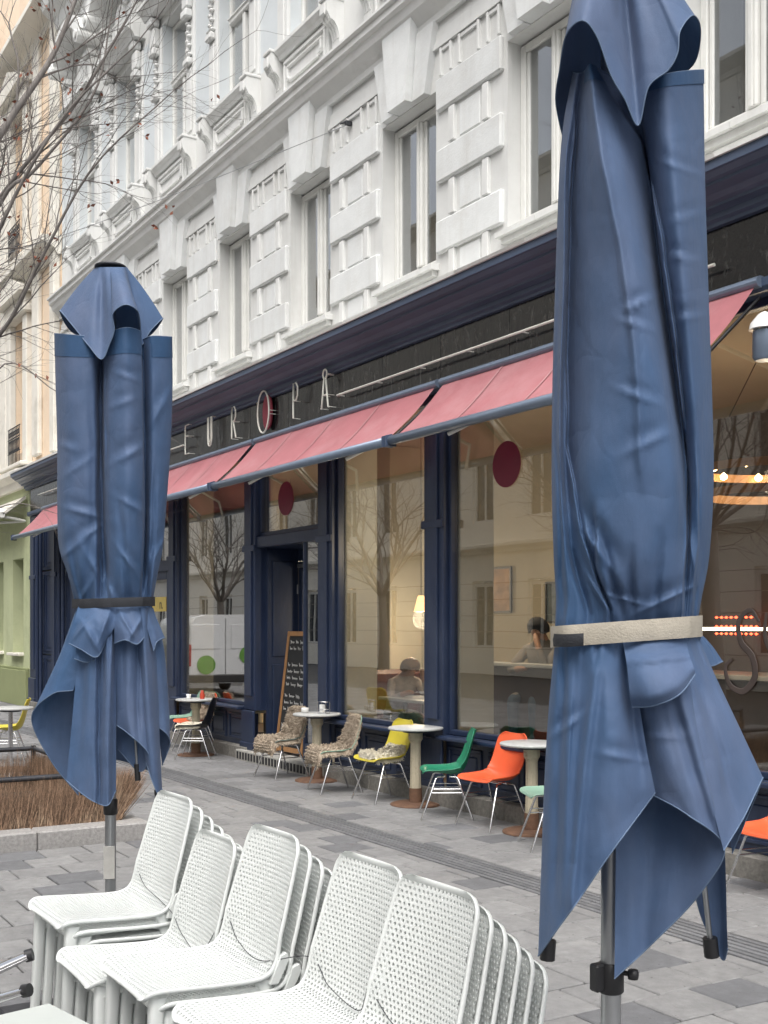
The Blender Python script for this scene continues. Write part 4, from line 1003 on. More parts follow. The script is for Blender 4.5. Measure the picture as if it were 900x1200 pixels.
def shell_surface(off=0, nu=26, nv=44, wscale=1.0, v0=0.0, v1=1.0):
    pts = spline([Vector((0, y, z)) for y, z in SH], 120); G = []
    for j in range(nv):
        v = v0 + (v1 - v0) * j / (nv - 1); i = v * 119; k = min(int(i), 118); p = pts[k].lerp(pts[k + 1], i - k); t = (pts[k + 1] - pts[k]).normalized(); n = Vector((0, -t.z, t.y))
        if v < .5: w_ = .228 - .01 * v
        else: w_ = .223 - .045 * ((v - .5) / .5) ** 2
        w_ *= min(1, 1 - .28 * max(0, 1 - v / .10) ** 2.2) if v < .1 else 1
        if v > .9: w_ *= 1 - .30 * ((v - .9) / .1) ** 2.2
        row = []
        hip = math.exp(-((v - .46) / .2) ** 2)
        for i2 in range(nu):
            k2 = -1 + 2 * i2 / (nu - 1)
            lift = (.018 + .055 * hip) * abs(k2) ** 2.6 + (.012 * abs(k2) ** 2 if v > .6 else 0)
            q = p + n * (lift + off); row.append((k2 * w_ * wscale * (1 - .03 * hip * k2 * k2), q.y, q.z))
        G.append(row)
    return G
def shell_mb():
    a = shell_surface(0); b2 = shell_surface(-.007); b = MB().grid(a).grid(b2)
    rim = [a[0][i] for i in range(len(a[0]))] + [r[-1] for r in a[1:]] + list(reversed(a[-1][:-1])) + [r[0] for r in reversed(a[1:-1])]
    rim2 = [b2[0][i] for i in range(len(b2[0]))] + [r[-1] for r in b2[1:]] + list(reversed(b2[-1][:-1])) + [r[0] for r in reversed(b2[1:-1])]
    mid = [tuple((Vector(p) + Vector(q)) / 2) for p, q in zip(rim, rim2)]
    b.tube(mid, .0055, 6, closed=True); return b
def eames_legs():
    out = []
    for sx in (-1, 1):
        for ya, yb in ((-.09, -.235), (.09, .235)):
            out.append(MB().tube([(sx * .15, ya * .3, .395), (sx * .165, ya, .392), (sx * .18, ya * 1.15, .375), (sx * .235, yb, .012), (sx * .236, yb, 0)], .0095, 8).mesh('leg', M['chrome']))
    br = MB()
    for sx in (-1, 1):
        br.tube([(sx * .198, -.142, .25), (sx * .198, .142, .25)], .006, 6); br.tube([(sx * .192, -.128, .285), (sx * .192, .128, .285)], .006, 6)
    br.tube([(-.15, -.02, .397), (.15, -.02, .397)], .008, 6).tube([(-.15, .05, .393), (.15, .05, .393)], .008, 6)
    return out, br.mesh('brace', M['chrome'])
EL, EB = eames_legs()
shellbase = shell_mb()
def shell_mesh(m): return shellbase.mesh('shell', m)
def shell_chair(loc, rz, m, label):
    rt = empty('shell_chair', loc, rz, label, 'chair', 'shell chairs along the cafe windows')
    link('shell', shell_mesh(m), rt)
    for l in EL: link('leg', l, rt)
    link('brace', EB, rt); rt.scale = (.94,) * 3; return rt
def sh(name, c): return mat(name, c, .38, .05, 6, .03, 80, dirt_or_reflection=tuple(x * .8 for x in c), dscale=5, dlo=.6, dhi=.9)
M['yellow'] = sh('yellow_shell', (.56, .47, .045)); M['green'] = sh('green_shell', (.02, .21, .115)); M['orange'] = sh('orange_shell', (.75, .125, .045))
M['palegreen'] = sh('pale_green_shell', (.25, .40, .31)); M['blackshell'] = sh('black_shell', (.012, .013, .018)); M['greygreen'] = sh('grey_green_shell', (.16, .22, .20))
def fz(deg): return R(deg)          # rotation of a chair whose front looks towards -Y
CH = {}
CH['orange'] = shell_chair((-8.00, 5.90, 0), fz(4), M['orange'], 'orange shell chair between the green chair and a round table')
CH['green'] = shell_chair((-8.62, 5.84, 0), fz(-30), M['green'], 'green shell chair on chrome legs beside the orange chair')
CH['yellow'] = shell_chair((-9.72, 5.86, 0), fz(0), M['yellow'], 'yellow shell chair with cream sheepskin on its seat, below the cafe window')
CH['skin2'] = shell_chair((-10.50, 5.75, 0), fz(-10), M['palegreen'], 'shell chair covered by brown sheepskin, left of the yellow chair')
CH['skin1'] = shell_chair((-11.78, 5.78, 0), fz(6), M['greygreen'], 'shell chair covered by brown sheepskin, in front of the chalkboard')
CH['black'] = shell_chair((-14.05, 5.68, 0), fz(-34), M['blackshell'], 'black shell chair with cream seat cushion beside a round table')
CH['skin0'] = shell_chair((-14.75, 5.95, 0), fz(8), M['orange'], 'shell chair with brown sheepskin on its back, behind the far parasol')
CH['pg0'] = shell_chair((-15.30, 6.00, 0), fz(-15), M['palegreen'], 'pale green shell chair behind the far parasol')
CH['pg1'] = shell_chair((-7.02, 5.75, 0), fz(-25), M['palegreen'], 'pale green shell chair half hidden by the near parasol')
CH['orange2'] = shell_chair((-5.02, 5.90, 0), fz(-8), M['orange'], 'orange shell chair right of the near parasol')
CH['yellow2'] = shell_chair((-14.95, 3.55, 0), fz(-20), M['yellow'], 'yellow shell chair at the chrome table by the brush planter')
CH['orange3'] = shell_chair((-15.6, 5.0, 0), fz(200), M['orange'], 'orange shell chair behind the yellow chair by the planter')
# sheepskins
M['fleece'] = mat('brown_fleece', (.45, .375, .29), .95, .15, 25, .5, 90, island=.22, dirt_or_reflection=(.36, .29, .22), dscale=12, dlo=.45, dhi=.65)
M['cream'] = mat('cream_fleece', (.62, .58, .47), .95, .2, 20, .5, 90, island=.15, dirt_or_reflection=(.45, .40, .31), dscale=12, dlo=.5, dhi=.7)
def fleece(chair, m, label, v0, v1, wsc, tuft=.031, n=6500, seed=1, name='sheepskin', thick=.03, overhang=.0):
    rr = random.Random(seed); nv, nu = 60, 40
    G = shell_surface(.012, nu, nv, wsc, v0, v1); H = []
    for j, row in enumerate(G):
        r_ = []
        for i, p in enumerate(row):
            k = abs(-1 + 2 * i / (nu - 1)); f = 1 + .10 * noise.noise((j * .18 + seed, 0, i * .1)) * k
            q = Vector(p); q.x *= f; bump = thick * (.6 + .8 * noise.noise((q.x * 16 + seed, q.y * 16, q.z * 16)) + .5 * noise.noise((q.x * 40, q.y * 40, q.z * 40)))
            if k > .9 or j in (0, nv - 1): bump = -.004
            if k > .85: q.z -= .06 * (k - .85) / .15
            if j < 6 and overhang: q.z -= overhang * (1 - j / 6) ** 1.3; q.y -= .012 * (1 - j / 6)
            t = Vector(G[min(j + 1, nv - 1)][i]) - Vector(G[max(j - 1, 0)][i]); nn = Vector((0, -t.z, t.y)).normalized()
            r_.append((q + nn * bump, nn))
        H.append(r_)
    b = MB().grid([[p for p, n_ in r_] for r_ in H])
    for _ in range(n):
        j = rr.randrange(nv); i = rr.randrange(nu); p, nn = H[j][i]
        if j < 2 or j > nv - 3 or i < 2 or i > nu - 3: nn = (nn * .3 + Vector((math.copysign(1, p.x) if (i < 2 or i > nu - 3) else 0, -.6 if j < 2 else 0, -.6 if j < nv - 3 else .5))).normalized()
        d = (nn + Vector((rr.gauss(0, .6), rr.gauss(0, .6), rr.gauss(-.35, .5)))).normalized(); L = tuft * rr.uniform(.5, 1.2); w_ = d.orthogonal().normalized() * tuft * .16; w2 = d.cross(w_).normalized() * tuft * .16
        tip = p + d * L + Vector((rr.gauss(0, .005), rr.gauss(0, .005), -.006)); pm = p + d * L * .5
        b.add([p + w_, p - w_ * .5 + w2, p - w_ * .5 - w2, pm + w_ * .9, pm - w_ * .5 + w2 * .9, pm - w_ * .5 - w2 * .9, tip], [(0, 1, 4, 3), (1, 2, 5, 4), (2, 0, 3, 5), (3, 4, 6), (4, 5, 6), (5, 3, 6)], 0, True)
    o = b.build(name, m); o.location = chair.location; o.rotation_euler = chair.rotation_euler; o.scale = chair.scale
    return tag(o, label, name.replace('_', ' ').split()[-1], 'sheepskins on the cafe chairs')
fleece(CH['skin1'], M['fleece'], 'shaggy brown sheepskin draped over the chair in front of the chalkboard', .0, 1.0, 1.06, seed=1, overhang=.10)
fleece(CH['skin2'], M['fleece'], 'shaggy brown sheepskin draped over the chair left of the yellow chair', .0, .99, 1.06, seed=2, overhang=.10)
fleece(CH['skin0'], M['fleece'], 'brown sheepskin on the chair behind the far parasol', .3, 1.0, 1.02, seed=3, n=1800)
fleece(CH['yellow'], M['cream'], 'cream sheepskin bunched on the yellow chair', (.12), .70, .84, .024, 3200, 4, thick=.055)
fleece(CH['black'], M['cream'], 'thin cream cushion on the black shell chair', .02, .5, .9, .010, 900, 5, name='seat_cushion', thick=.018)
# things on the table by the chalkboard
M['white'] = mat('white_ceramic', (.75, .75, .73), .25, .03, 8)
def small(mb, name, m, loc, label, cat): return tag(mb.build(name, m, None, loc), label, cat)
def box_holder(loc, label):
    rt = empty('menu_holder', loc, .3, label, 'holder'); fr = MB()
    for sx in (-1, 1):
        for sy in (-1, 1): fr.tube([(sx * .06, sy * .03, .0), (sx * .06, sy * .03, .13)], .004, 6)
    for z in (.05, .13): fr.tube([(-.06, -.03, z), (.06, -.03, z), (.06, .03, z), (-.06, .03, z)], .0035, 6, closed=True)
    fr.build('wire_frame', M['chrome'], rt); MB().box(-.057, .057, -.026, .026, .002, .012, .002).build('tray', M['chrome'], rt)
    MB().box(-.05, .0, -.02, .02, .013, .10, .004).build('napkins', M['white'], rt); return rt
box_holder((-11.20, 6.0, .735), 'small wire condiment holder on the table beside the chalkboard')
small(MB().lathe([(.025, 0), (.04, .01), (.043, .05), (.04, .055), (.036, .05), (.0, .045)], 18), 'sugar_bowl', M['white'], (-11.45, 5.90, .735), 'small white bowl on the table beside the chalkboard', 'bowl')
small(MB().lathe([(.04, 0), (.05, .008), (.03, .012), (.026, .02), (.034, .06), (.03, .06), (.0, .055)], 18), 'coffee_cup', M['white'], (-14.4, 5.72, .735), 'small white cup on the table by the black chair', 'cup')
small(MB().lathe([(.03, 0), (.033, .06), (.02, .09), (.018, .11), (0, .11)], 14), 'candle_glass', sh('red_glass', (.5, .06, .03)), (-14.28, 5.86, .735), 'small red candle glass on the table by the black chair', 'candle')

# chalkboard leaning in the doorway
M['wood'] = mat('oak_frame', (.33, .17, .07), .5, .2, 6, .2, 40, stretch=(6, 6, .6))
M['slate'] = mat('chalkboard_black', (.016, .017, .018), .7, .2, 4)
M['chalk'] = mat('chalk', (.55, .55, .53), .9, .2, 30)
cb = empty('chalkboard_sign', (-12.72, 6.33, .129), 0, 'tall wooden framed chalkboard with handwritten menu in the entrance', 'sign')
CW, CHH = .62, 1.50; tiltm = Matrix.Rotation(R(-7), 4, 'X')
MB().box(-CW / 2, CW / 2, 0, .012, .06, CHH - .04).xf(tiltm).build('board', M['slate'], cb)
MB().box(-CW / 2 - .05, -CW / 2, -.012, .024, 0, CHH, .004).box(CW / 2, CW / 2 + .05, -.012, .024, 0, CHH, .004).box(-CW / 2, CW / 2, -.012, .024, CHH - .06, CHH - .001, .004).box(-CW / 2, CW / 2, -.012, .024, .03, .09, .004).xf(tiltm).build('frame', M['wood'], cb)
MB().box(-CW / 2 - .04, -CW / 2, .0, .02, 0, CHH - .02, .004).box(CW / 2, CW / 2 + .04, .0, .02, 0, CHH - .02, .004).xf(Matrix.Translation((0, .40, 0)) @ Matrix.Rotation(R(8), 4, 'X')).build('rear_frame', M['wood'], cb)
wr = MB(); rr = random.Random(12)
lines = [(1.36, .50), (1.28, .40), (1.08, .42), (1.00, .50), (.92, .44), (.84, .36), (.70, .42), (.62, .52), (.54, .40), (.34, .25), (.27, .18)]
for z, L in lines:
    x = -CW / 2 + .045
    while x < -CW / 2 + L:
        wlen = rr.uniform(.07, .17); P = []; n = int(wlen / .009); big = True
        for i in range(n):
            ph = i * 2.2; P.append((x + i * .009 + .006 * math.sin(ph), -.004, z + (.022 if i == 0 else .0) + .013 * math.sin(ph + 1) * (1.8 if rr.random() < .15 else 1)))
        if len(P) > 3: wr.tube(spline(P, n * 4), .0024, 5)
        x += wlen + .03
tag(wr.xf(tiltm).build('handwriting', M['chalk'], cb), kind='stuff')

# ---------------------------------------------------------------- green and peach neighbour
M['peach'] = mat('peach_stucco', (.80, .64, .48), .85, .06, 2, .2, 80, dirt_or_reflection=(.60, .42, .29), dscale=1.5, dlo=.5, dhi=.8, world=True)
M['creamst'] = mat('cream_stucco', (.74, .71, .64), .85, .06, 2, .2, 80, dirt_or_reflection=(.5, .47, .40), dscale=1.5, dlo=.5, dhi=.8, world=True)
M['greenst'] = mat('pale_green_stucco', (.50, .54, .33), .85, .06, 2, .2, 80, dirt_or_reflection=(.34, .38, .22), dscale=1.2, dlo=.5, dhi=.8, world=True)
M['greendk'] = mat('olive_plinth', (.27, .30, .15), .85, .06, 2, .2, 80, world=True)
M['iron'] = mat('wrought_iron', (.02, .02, .022), .5, .2, 8)
nb_ = empty('neighbour_building', (0, 0, 0), label='peach and cream ornate building with pale green ground floor beside the cafe', cat='building')
NX0, NX1 = -46.0, -22.32
nw = MB(); NXg = -24.5
nax = [-25.2 - 2.7 * k for k in range(8)]
def nwall(mb, z0, z1, ho, hw, x1, ym=6.28):
    ax = sorted(a for a in nax if a + hw < x1); e = [NX0] + [v for a in ax for v in (a - hw, a + hw)] + [x1]
    for i in range(0, len(e), 2): mb.box(e[i], e[i + 1], ym, 6.9, z0, z1)
for z0, zA, zB, z1 in ((5.02, 5.35, 8.0, 8.9), (8.9, 9.6, 12.3, 13.6)):
    nw.box(NX0, NX1, 6.28, 6.9, z0, zA); nw.box(NX0, NX1, 6.28, 6.9, zB, z1); nwall(nw, zA, zB, 0, .52, NX1)
nw.box(NX0, NX1, 6.28, 6.9, 13.6, 17)
nw.build('wall', M['peach'], nb_)
gw = MB(); gw.box(NX0, NXg, 6.25, 6.9, 3.1, 5.0); gax = [-25.45 - 1.75 * k for k in range(10)]
e = [NX0] + [v for a in sorted(gax) for v in (a - .45, a + .45)] + [NXg]
for i in range(0, len(e), 2): gw.box(e[i], e[i + 1], 6.25, 6.9, .0, 3.1)
for a in gax: gw.box(a - .45, a + .45, 6.25, 6.9, 0, 1.05)
gw.build('ground_floor_wall', M['greenst'], nb_)
MB().box(NX0, NXg, 6.16, 6.248, 0, .75, .01).box(NX0, NXg, 6.20, 6.248, .752, .80, .01).build('plinth', M['greendk'], nb_)
MB().box(NX0, NX1, 7.0, 7.1, 0, 17).build('interior_wall', M['inwall'], nb_)
def nwin(a, hw, za, zb, y):
    o = MB().box(a - hw, a - hw + .07, y, y + .08, za, zb, .006).box(a + hw - .07, a + hw, y, y + .08, za, zb, .006).box(a - hw + .071, a + hw - .071, y, y + .08, zb - .07, zb, .006).box(a - hw + .071, a + hw - .071, y, y + .08, za, za + .07, .006).box(a - .03, a + .03, y - .01, y + .07, za + .071, zb - .071, .006).box(a - hw + .071, a + hw - .071, y - .012, y + .068, zb * .68 + za * .32 - .03, zb * .68 + za * .32 + .03, .006)
    return o
M['oliveframe'] = mat('dark_window_frame', (.08, .085, .06), .5, .1, 6)
for a in gax:
    o = nwin(a, .45, 1.1, 3.08, 6.55).build('window', M['oliveframe'], nb_); MB().box(a - .4, a + .4, 6.58, 6.586, 1.1, 3.05).build('pane', M['wglass'], o); MB().box(a - .5, a + .5, 6.12, 6.6, 1.04, 1.098, .01).build('sill', M['creamst'], o)
for a in nax:
    for za, zb in ((5.35, 8.0), (9.6, 12.3)):
        if a + .52 > NX1: continue
        o = nwin(a, .52, za, zb, 6.55).build('window', M['wframe'], nb_); MB().box(a - .48, a + .48, 6.58, 6.586, za, zb - .02).build('pane', M['wglass'], o)
        s_ = MB()
        for s in (-1, 1):
            p, q = sorted((a + s * .525, a + s * .85)); s_.box(p, q, 6.14, 6.279, za - .3, zb + .1, .015)
        s_.box(a - 1.0, a + 1.0, 6.05, 6.279, zb + .101, zb + .25, .02); s_.box(a - .9, a + .9, 6.10, 6.279, zb + .251, zb + .5, .02)
        s_.prism([(a - 1.05, zb + .5), (a + 1.05, zb + .5), (a + 1.05, zb + .6), (a, zb + 1.0), (a - 1.05, zb + .6)], 'y', 5.95, 6.279)
        s_.box(a - .95, a + .95, 6.0, 6.279, za - .38, za - .301, .015)
        s_.build('window_surround', M['creamst'], o)
        g = MB()
        for k in range(9):
            xx = a - .46 + k * .115; g.tube([(xx, 6.1, za - .29), (xx, 6.1, za + .50)], .008, 5)
            if k < 8: g.tube([(xx + .0575 + .045 * math.cos(t * math.pi / 5), 6.1, za + .12 + .13 * math.sin(t * math.pi / 5)) for t in range(10)], .007, 5, closed=True); g.tube([(xx + .0575 + .03 * math.cos(t * math.pi / 5), 6.1, za + .38 + .05 * math.sin(t * math.pi / 5)) for t in range(10)], .006, 5, closed=True)
        for zz in (za - .28, za - .02, za + .28, za + .5): g.tube([(a - .5, 6.1, zz), (a + .5, 6.1, zz)], .011, 6)
        g.build('balcony_railing', M['iron'], o)
for k, a in enumerate(nax):
    pa = a + 1.35
    if pa + .3 < NX1: MB().box(pa - .24, pa + .24, 6.18, 6.279, 5.1, 13.5, .02).build('pilaster_strip', M['creamst'], nb_)
MB().box(-22.62, -22.33, 6.14, 6.279, 5.0, 14, .02).build('pilaster_strip', M['creamst'], nb_)
for z, d in ((8.75, .38), (13.3, .5)):
    MB().prism([(6.28, z), (6.2, z), (6.15, z + .1), (6.28 - d, z + .22), (6.28 - d, z + .32), (6.28, z + .36)], 'x', NX0, NX1 + .06).build('string_course', M['creamst'], nb_)
MB().prism([(6.25, 4.55), (6.15, 4.55), (6.10, 4.7), (5.95, 4.8), (5.95, 4.9), (6.25, 5.0)], 'x', NX0, NXg + .02).build('string_course', M['creamst'], nb_)
aw = empty('white_awning', (-26, 6.2, 3.6), label='cream retracted awning above the green ground floor', cat='awning'); aw.location = (0, 0, 0)
MB().prism([(6.2, 4.3), (5.75, 3.95), (5.72, 3.99), (6.2, 4.36)], 'x', -34, -24.6).build('canvas', M['creamst'], aw); MB().tube([(-34, 5.72, 3.95), (-24.6, 5.72, 3.95)], .06, 10).build('front_bar', M['wframe'], aw)
MB().tube([(-24.7, 6.2, 3.85), (-24.7, 5.75, 3.93)], .03, 8).tube([(-24.7, 6.2, 3.85), (-26.5, 5.75, 3.90)], .03, 8).build('arm', M['wframe'], aw)

# ---------------------------------------------------------------- brush planter with rail, at the left
pl = empty('brush_planter', (-10.4, 1.55, 0), label='granite edged planter fenced with dry brush twigs and steel rails', cat='planter')
PX0, PX1, PY0, PY1 = -11.75, -9.02, -.4, 3.25
def lp(mb): return mb.xf(Matrix.Translation((10.4, -1.55, 0)))
M['soil'] = mat('dark_soil', (.05, .042, .035), .95, .3, 12, .6, 40)
lp(MB().box(PX0 + .1, PX1 - .2, PY0 + .1, PY1 - .2, -.02, .10)).build('soil', M['soil'], pl)
y = PY0
while y < PY1 - .01:
    e = min(y + .92, PY1); lp(MB().box(PX1 - .2, PX1 + .02, y + .003, e - .003, -.03, .125, .012)).build('kerb_stone', M['kerb'], pl); lp(MB().box(PX0 - .02, PX0 + .2, y + .003, e - .003, -.03, .125, .012)).build('kerb_stone', M['kerb'], pl); y = e
x = PX0 + .203
while x < PX1 - .21:
    e = min(x + .78, PX1 - .203); lp(MB().box(x + .003, e - .003, PY1 - .2, PY1 + .0, -.03, .124, .012)).build('kerb_stone', M['kerb'], pl); x = e
M['brush'] = mat('dry_brush', (.27, .175, .115), .9, .3, 40, 0, 50, dirt_or_reflection=(.42, .31, .215), dscale=5, dlo=.5, dhi=.7, island=.75)
bt = MB(); rr = random.Random(31)
def twig(p0, p1, r):
    d = (p1 - p0).normalized(); a = d.orthogonal().normalized() * r; b_ = d.cross(a).normalized() * r
    bt.add([p0 + a, p0 - a * .5 + b_, p0 - a * .5 - b_, p1], [(0, 1, 3), (1, 2, 3), (2, 0, 3)])
def brush_wall(ax, fixed, lo, hi, out, n):
    for _ in range(n):
        s_ = rr.uniform(lo, hi); h = rr.uniform(.26, .40) if rr.random() < .85 else rr.uniform(.36, .48); base = fixed - out * rr.uniform(.0, .10); lean = out * rr.uniform(-.02, .05); side = rr.gauss(.04, .06)
        p0 = Vector((base, s_, .08)) if ax == 'x' else Vector((s_, base, .08)); p1 = p0 + (Vector((lean, side, h)) if ax == 'x' else Vector((side, lean, h)))
        twig(p0, p1, rr.uniform(.0018, .004))
brush_wall('x', PX1 - .22, PY0 + .2, PY1 - .25, 1, 9000); brush_wall('x', PX0 + .24, PY0 + .2, PY1 - .25, -1, 3500); brush_wall('y', PY1 - .22, PX0 + .2, PX1 - .25, 1, 6500)
for _ in range(1600):      # the corner bundle spreads outwards
    p0 = Vector((PX1 - .25 + rr.gauss(0, .03), PY1 - .27 + rr.gauss(0, .03), .08)); a_ = rr.uniform(0, math.pi / 2); h = rr.uniform(.3, .5)
    twig(p0, p0 + Vector((math.cos(a_) * .03, .02 + math.sin(a_) * rr.uniform(.12, .34), h)), rr.uniform(.002, .004))
tag(lp(bt).build('brush_twigs', M['brush'], pl), kind='stuff')
def rail(pts, r=.016):
    return lp(MB().tube(pts, r, 4, closed=False)).build('rail', M['steel_dark'], pl)
zr = .50
rail([(PX1 - .25, PY0 + .2, zr), (PX1 - .25, PY1 - .28, zr)], .022); rail([(PX0 + .25, PY0 + .2, zr), (PX0 + .25, PY1 - .28, zr)], .022); rail([(PX0 + .25, PY1 - .28, zr), (PX1 - .25, PY1 - .28, zr)], .022)
for xx, yy in ((PX1 - .25, PY1 - .28), (PX0 + .25, PY1 - .28), (PX1 - .25, 1.6), (PX0 + .25, 1.6), (PX1 - .25, PY0 + .2), (PX0 + .25, PY0 + .2), (-10.4, PY1 - .28)):
    lp(MB().box(xx - .02, xx + .02, yy - .02, yy + .02, .09, .53, .004)).build('post', M['steel_dark'], pl)

# ---------------------------------------------------------------- bare trees
M['bark'] = mat('dark_bark', (.17, .155, .145), .9, .3, 12, .6, 40, stretch=(1, 1, .3))
M['deadleaf'] = mat('withered_leaf', (.24, .085, .05), .8, .3, 9)
def grow(b, p, d, r, L, depth, rr, leaves, up=.25, maxd=5):
    n = 5; P = [p]; rad = [r]; q = p.copy(); dd = d.normalized()
    for i in range(n):
        dd = (dd + Vector((rr.gauss(0, .10), rr.gauss(0, .10), rr.gauss(0, .08) + up * .06))).normalized(); q = q + dd * L / n; P.append(q.copy()); rad.append(r * (1 - .42 * (i + 1) / n))
    b.tube(P, rad, 7 if r > .02 else (5 if r > .008 else 3), caps=False)
    if depth >= maxd or r < .002:
        if leaves is not None and rr.random() < .045:
            for _ in range(rr.randint(1, 3)):
                c = q + Vector((rr.gauss(0, .03), rr.gauss(0, .03), rr.gauss(-.02, .03))); u = Vector((rr.gauss(0, 1), rr.gauss(0, 1), rr.gauss(0, 1))).normalized() * .022; v = u.orthogonal().normalized() * .013; w_ = u.cross(v).normalized() * .006
                leaves.add([c - u, c + v + w_, c + u, c - v + w_], [(0, 1, 2), (0, 2, 3)])
        return
    for i in range(1, n + 1):
        kb = 2 if i == n else (1 if rr.random() < .72 else 0)
        for _ in range(kb):
            ax = dd.orthogonal().normalized(); ax.rotate(Matrix.Rotation(rr.uniform(0, 6.28), 3, dd)); nd = (dd + ax * rr.uniform(.35, .85)).normalized()
            f = rr.uniform(.55, .72); grow(b, P[i], nd, rad[i] * (.72 if i == n else .5), L * f, depth + 1, rr, leaves, up, maxd)
def limb(b, pts, r0, r1, rr, leaves, side=9, L=.9, maxd=3):
    P = spline([Vector(p) for p in pts], 24); rad = [r0 + (r1 - r0) * i / 23 for i in range(24)]
    b.tube(P, rad, 9, caps=False)
    for k in range(side):
        i = int(5 + 18 * (k + rr.random()) / side); i = min(i, 23); d = (P[min(i + 1, 23)] - P[i - 1]).normalized(); ax = d.orthogonal().normalized(); ax.rotate(Matrix.Rotation(rr.uniform(0, 6.28), 3, d))
        grow(b, P[i], (d + ax * rr.uniform(.4, .9)).normalized(), rad[i] * .45, L * rr.uniform(.6, 1.2), 1, rr, leaves, .3, maxd)
    d = (P[-1] - P[-2]).normalized(); grow(b, P[-1], d, r1, L, 1, rr, leaves, .3, maxd)
def VP(x, y, T):
    p = CF * T + CR * ((x - 450) / FPX * T); return Vector((p.x, p.y, CAM_H + (732 - y) / FPX * T))
tb = Vector((-10.45, 1.45, .1))
tree = empty('bare_tree', tb, label='bare street tree with a few withered leaves growing in the brush planter', cat='tree')
rr = random.Random(77); cr_ = MB(); lv = MB()
fork = Vector((-10.5, 1.5, 2.9))
MB().tube([p - tb for p in spline([tb, tb + Vector((.02, .02, .9)), tb + Vector((-.03, .04, 1.9)), fork], 16)], [.15 - .045 * i / 15 for i in range(16)], 14).build('trunk', M['bark'], tree)
limbs = [([fork, VP(-120, 420, 9.9), VP(-50, 250, 9.9), VP(5, 150, 10.0), VP(60, 68, 10.2), VP(92, -10, 10.4)], .095, .035, 12),
         ([fork, VP(-100, 420, 9.6), VP(-30, 280, 9.4), VP(20, 205, 9.2), VP(90, 120, 9.1), VP(150, 20, 9.1)], .06, .016, 12),
         ([fork, VP(-110, 470, 9.4), VP(-30, 330, 9.0), VP(25, 215, 8.9), VP(80, 130, 8.8), VP(140, 70, 8.8)], .05, .012, 12),
         ([fork, VP(-90, 480, 9.2), VP(0, 392, 8.8), VP(50, 300, 8.6), VP(110, 195, 8.5), VP(205, 105, 8.4)], .05, .007, 14),
         ([fork, VP(-90, 430, 9.4), VP(0, 238, 9.2), VP(40, 200, 9.2), VP(110, 110, 9.3), VP(130, 20, 9.3)], .05, .012, 10),
         ([fork, VP(-60, 560, 9.0), VP(0, 430, 8.8), VP(60, 455, 8.7), VP(75, 470, 8.7)], .02, .004, 4),
         ([fork, VP(-110, 560, 9.2), VP(-40, 600, 8.8), VP(20, 590, 8.6), VP(60, 600, 8.5)], .02, .004, 4),
         ([fork, VP(-190, 420, 10), VP(-220, 250, 10.5), VP(-260, 60, 11)], .08, .03, 8),
         ([fork, VP(-150, 400, 10.4), VP(-130, 200, 11), VP(-60, 0, 11.5)], .08, .03, 8),
         ([fork, VP(-200, 480, 9.2), VP(-300, 350, 8.8), VP(-380, 200, 8.5)], .07, .025, 8)]
for pts, r0, r1, side in limbs: limb(cr_, [p - tb for p in pts], r0 * .48, r1 * .5, rr, lv, side + 2, .72, 3)
cr_.build('crown', M['bark'], tree); lv.build('withered_leaves', M['deadleaf'], tree)

# ---------------------------------------------------------------- far side of the street (seen in the glass)
ob = empty('opposite_building', (0, 0, 0), label='cream rendered building across the street, mirrored in the windows', cat='building')
OY = -11.0; OX0, OX1 = -78.0, 14.0
oax = [OX0 + 2 + 3.1 * k for k in range(29)]
ow = MB(); levels = [(0.0, .9, 3.2, 4.3), (4.3, 5.2, 7.4, 8.2), (8.2, 9.0, 11.2, 12.0), (12.0, 12.8, 14.8, 16.4)]
e = [OX0] + [v for a in oax for v in (a - .6, a + .6)] + [OX1]
for z0, zA, zB, z1 in levels:
    ow.box(OX0, OX1, OY - .5, OY, z0, zA); ow.box(OX0, OX1, OY - .5, OY, zB, z1)
    for i in range(0, len(e), 2): ow.box(e[i], e[i + 1], OY - .5, OY, zA, zB)
M['oppwhite'] = mat('pale_render', (.84, .81, .74), .85, .05, 1, .2, 60, world=True)
ow.build('wall', M['oppwhite'], ob)
for z, d in ((4.1, .35), (8.0, .2), (16.2, .6)):
    MB().prism([(OY + .002, z), (OY + .1, z), (OY + .15, z + .1), (OY + d, z + .2), (OY + d, z + .3), (OY + .002, z + .36)], 'x', OX0, OX1).build('cornice', M['creamst'], ob)
for z in (.9, 1.45, 2.0, 2.55, 3.1): MB().box(OX0, OX1, OY + .001, OY + .006, z, z + .02).build('joint_line', M['inwall'], ob)
fm = MB().box(-.6, -.52, -.2, -.1, 0, 2.2).box(.52, .6, -.2, -.1, 0, 2.2).box(-.52, .52, -.2, -.1, 2.1, 2.2).box(-.52, .52, -.2, -.1, 0, .08).box(-.04, .04, -.2, -.1, .08, 2.1).mesh('window', M['wframe']); pm_ = MB().box(-.55, .55, -.16, -.155, 0, 2.2).mesh('pane', mat('dark_glazing', (.03, .035, .04), .08, .1, 3, spec=.8))
for z0, zA, zB, z1 in levels:
    for a in oax: link('pane', pm_, link('window', fm, ob, (a, OY, zA)))
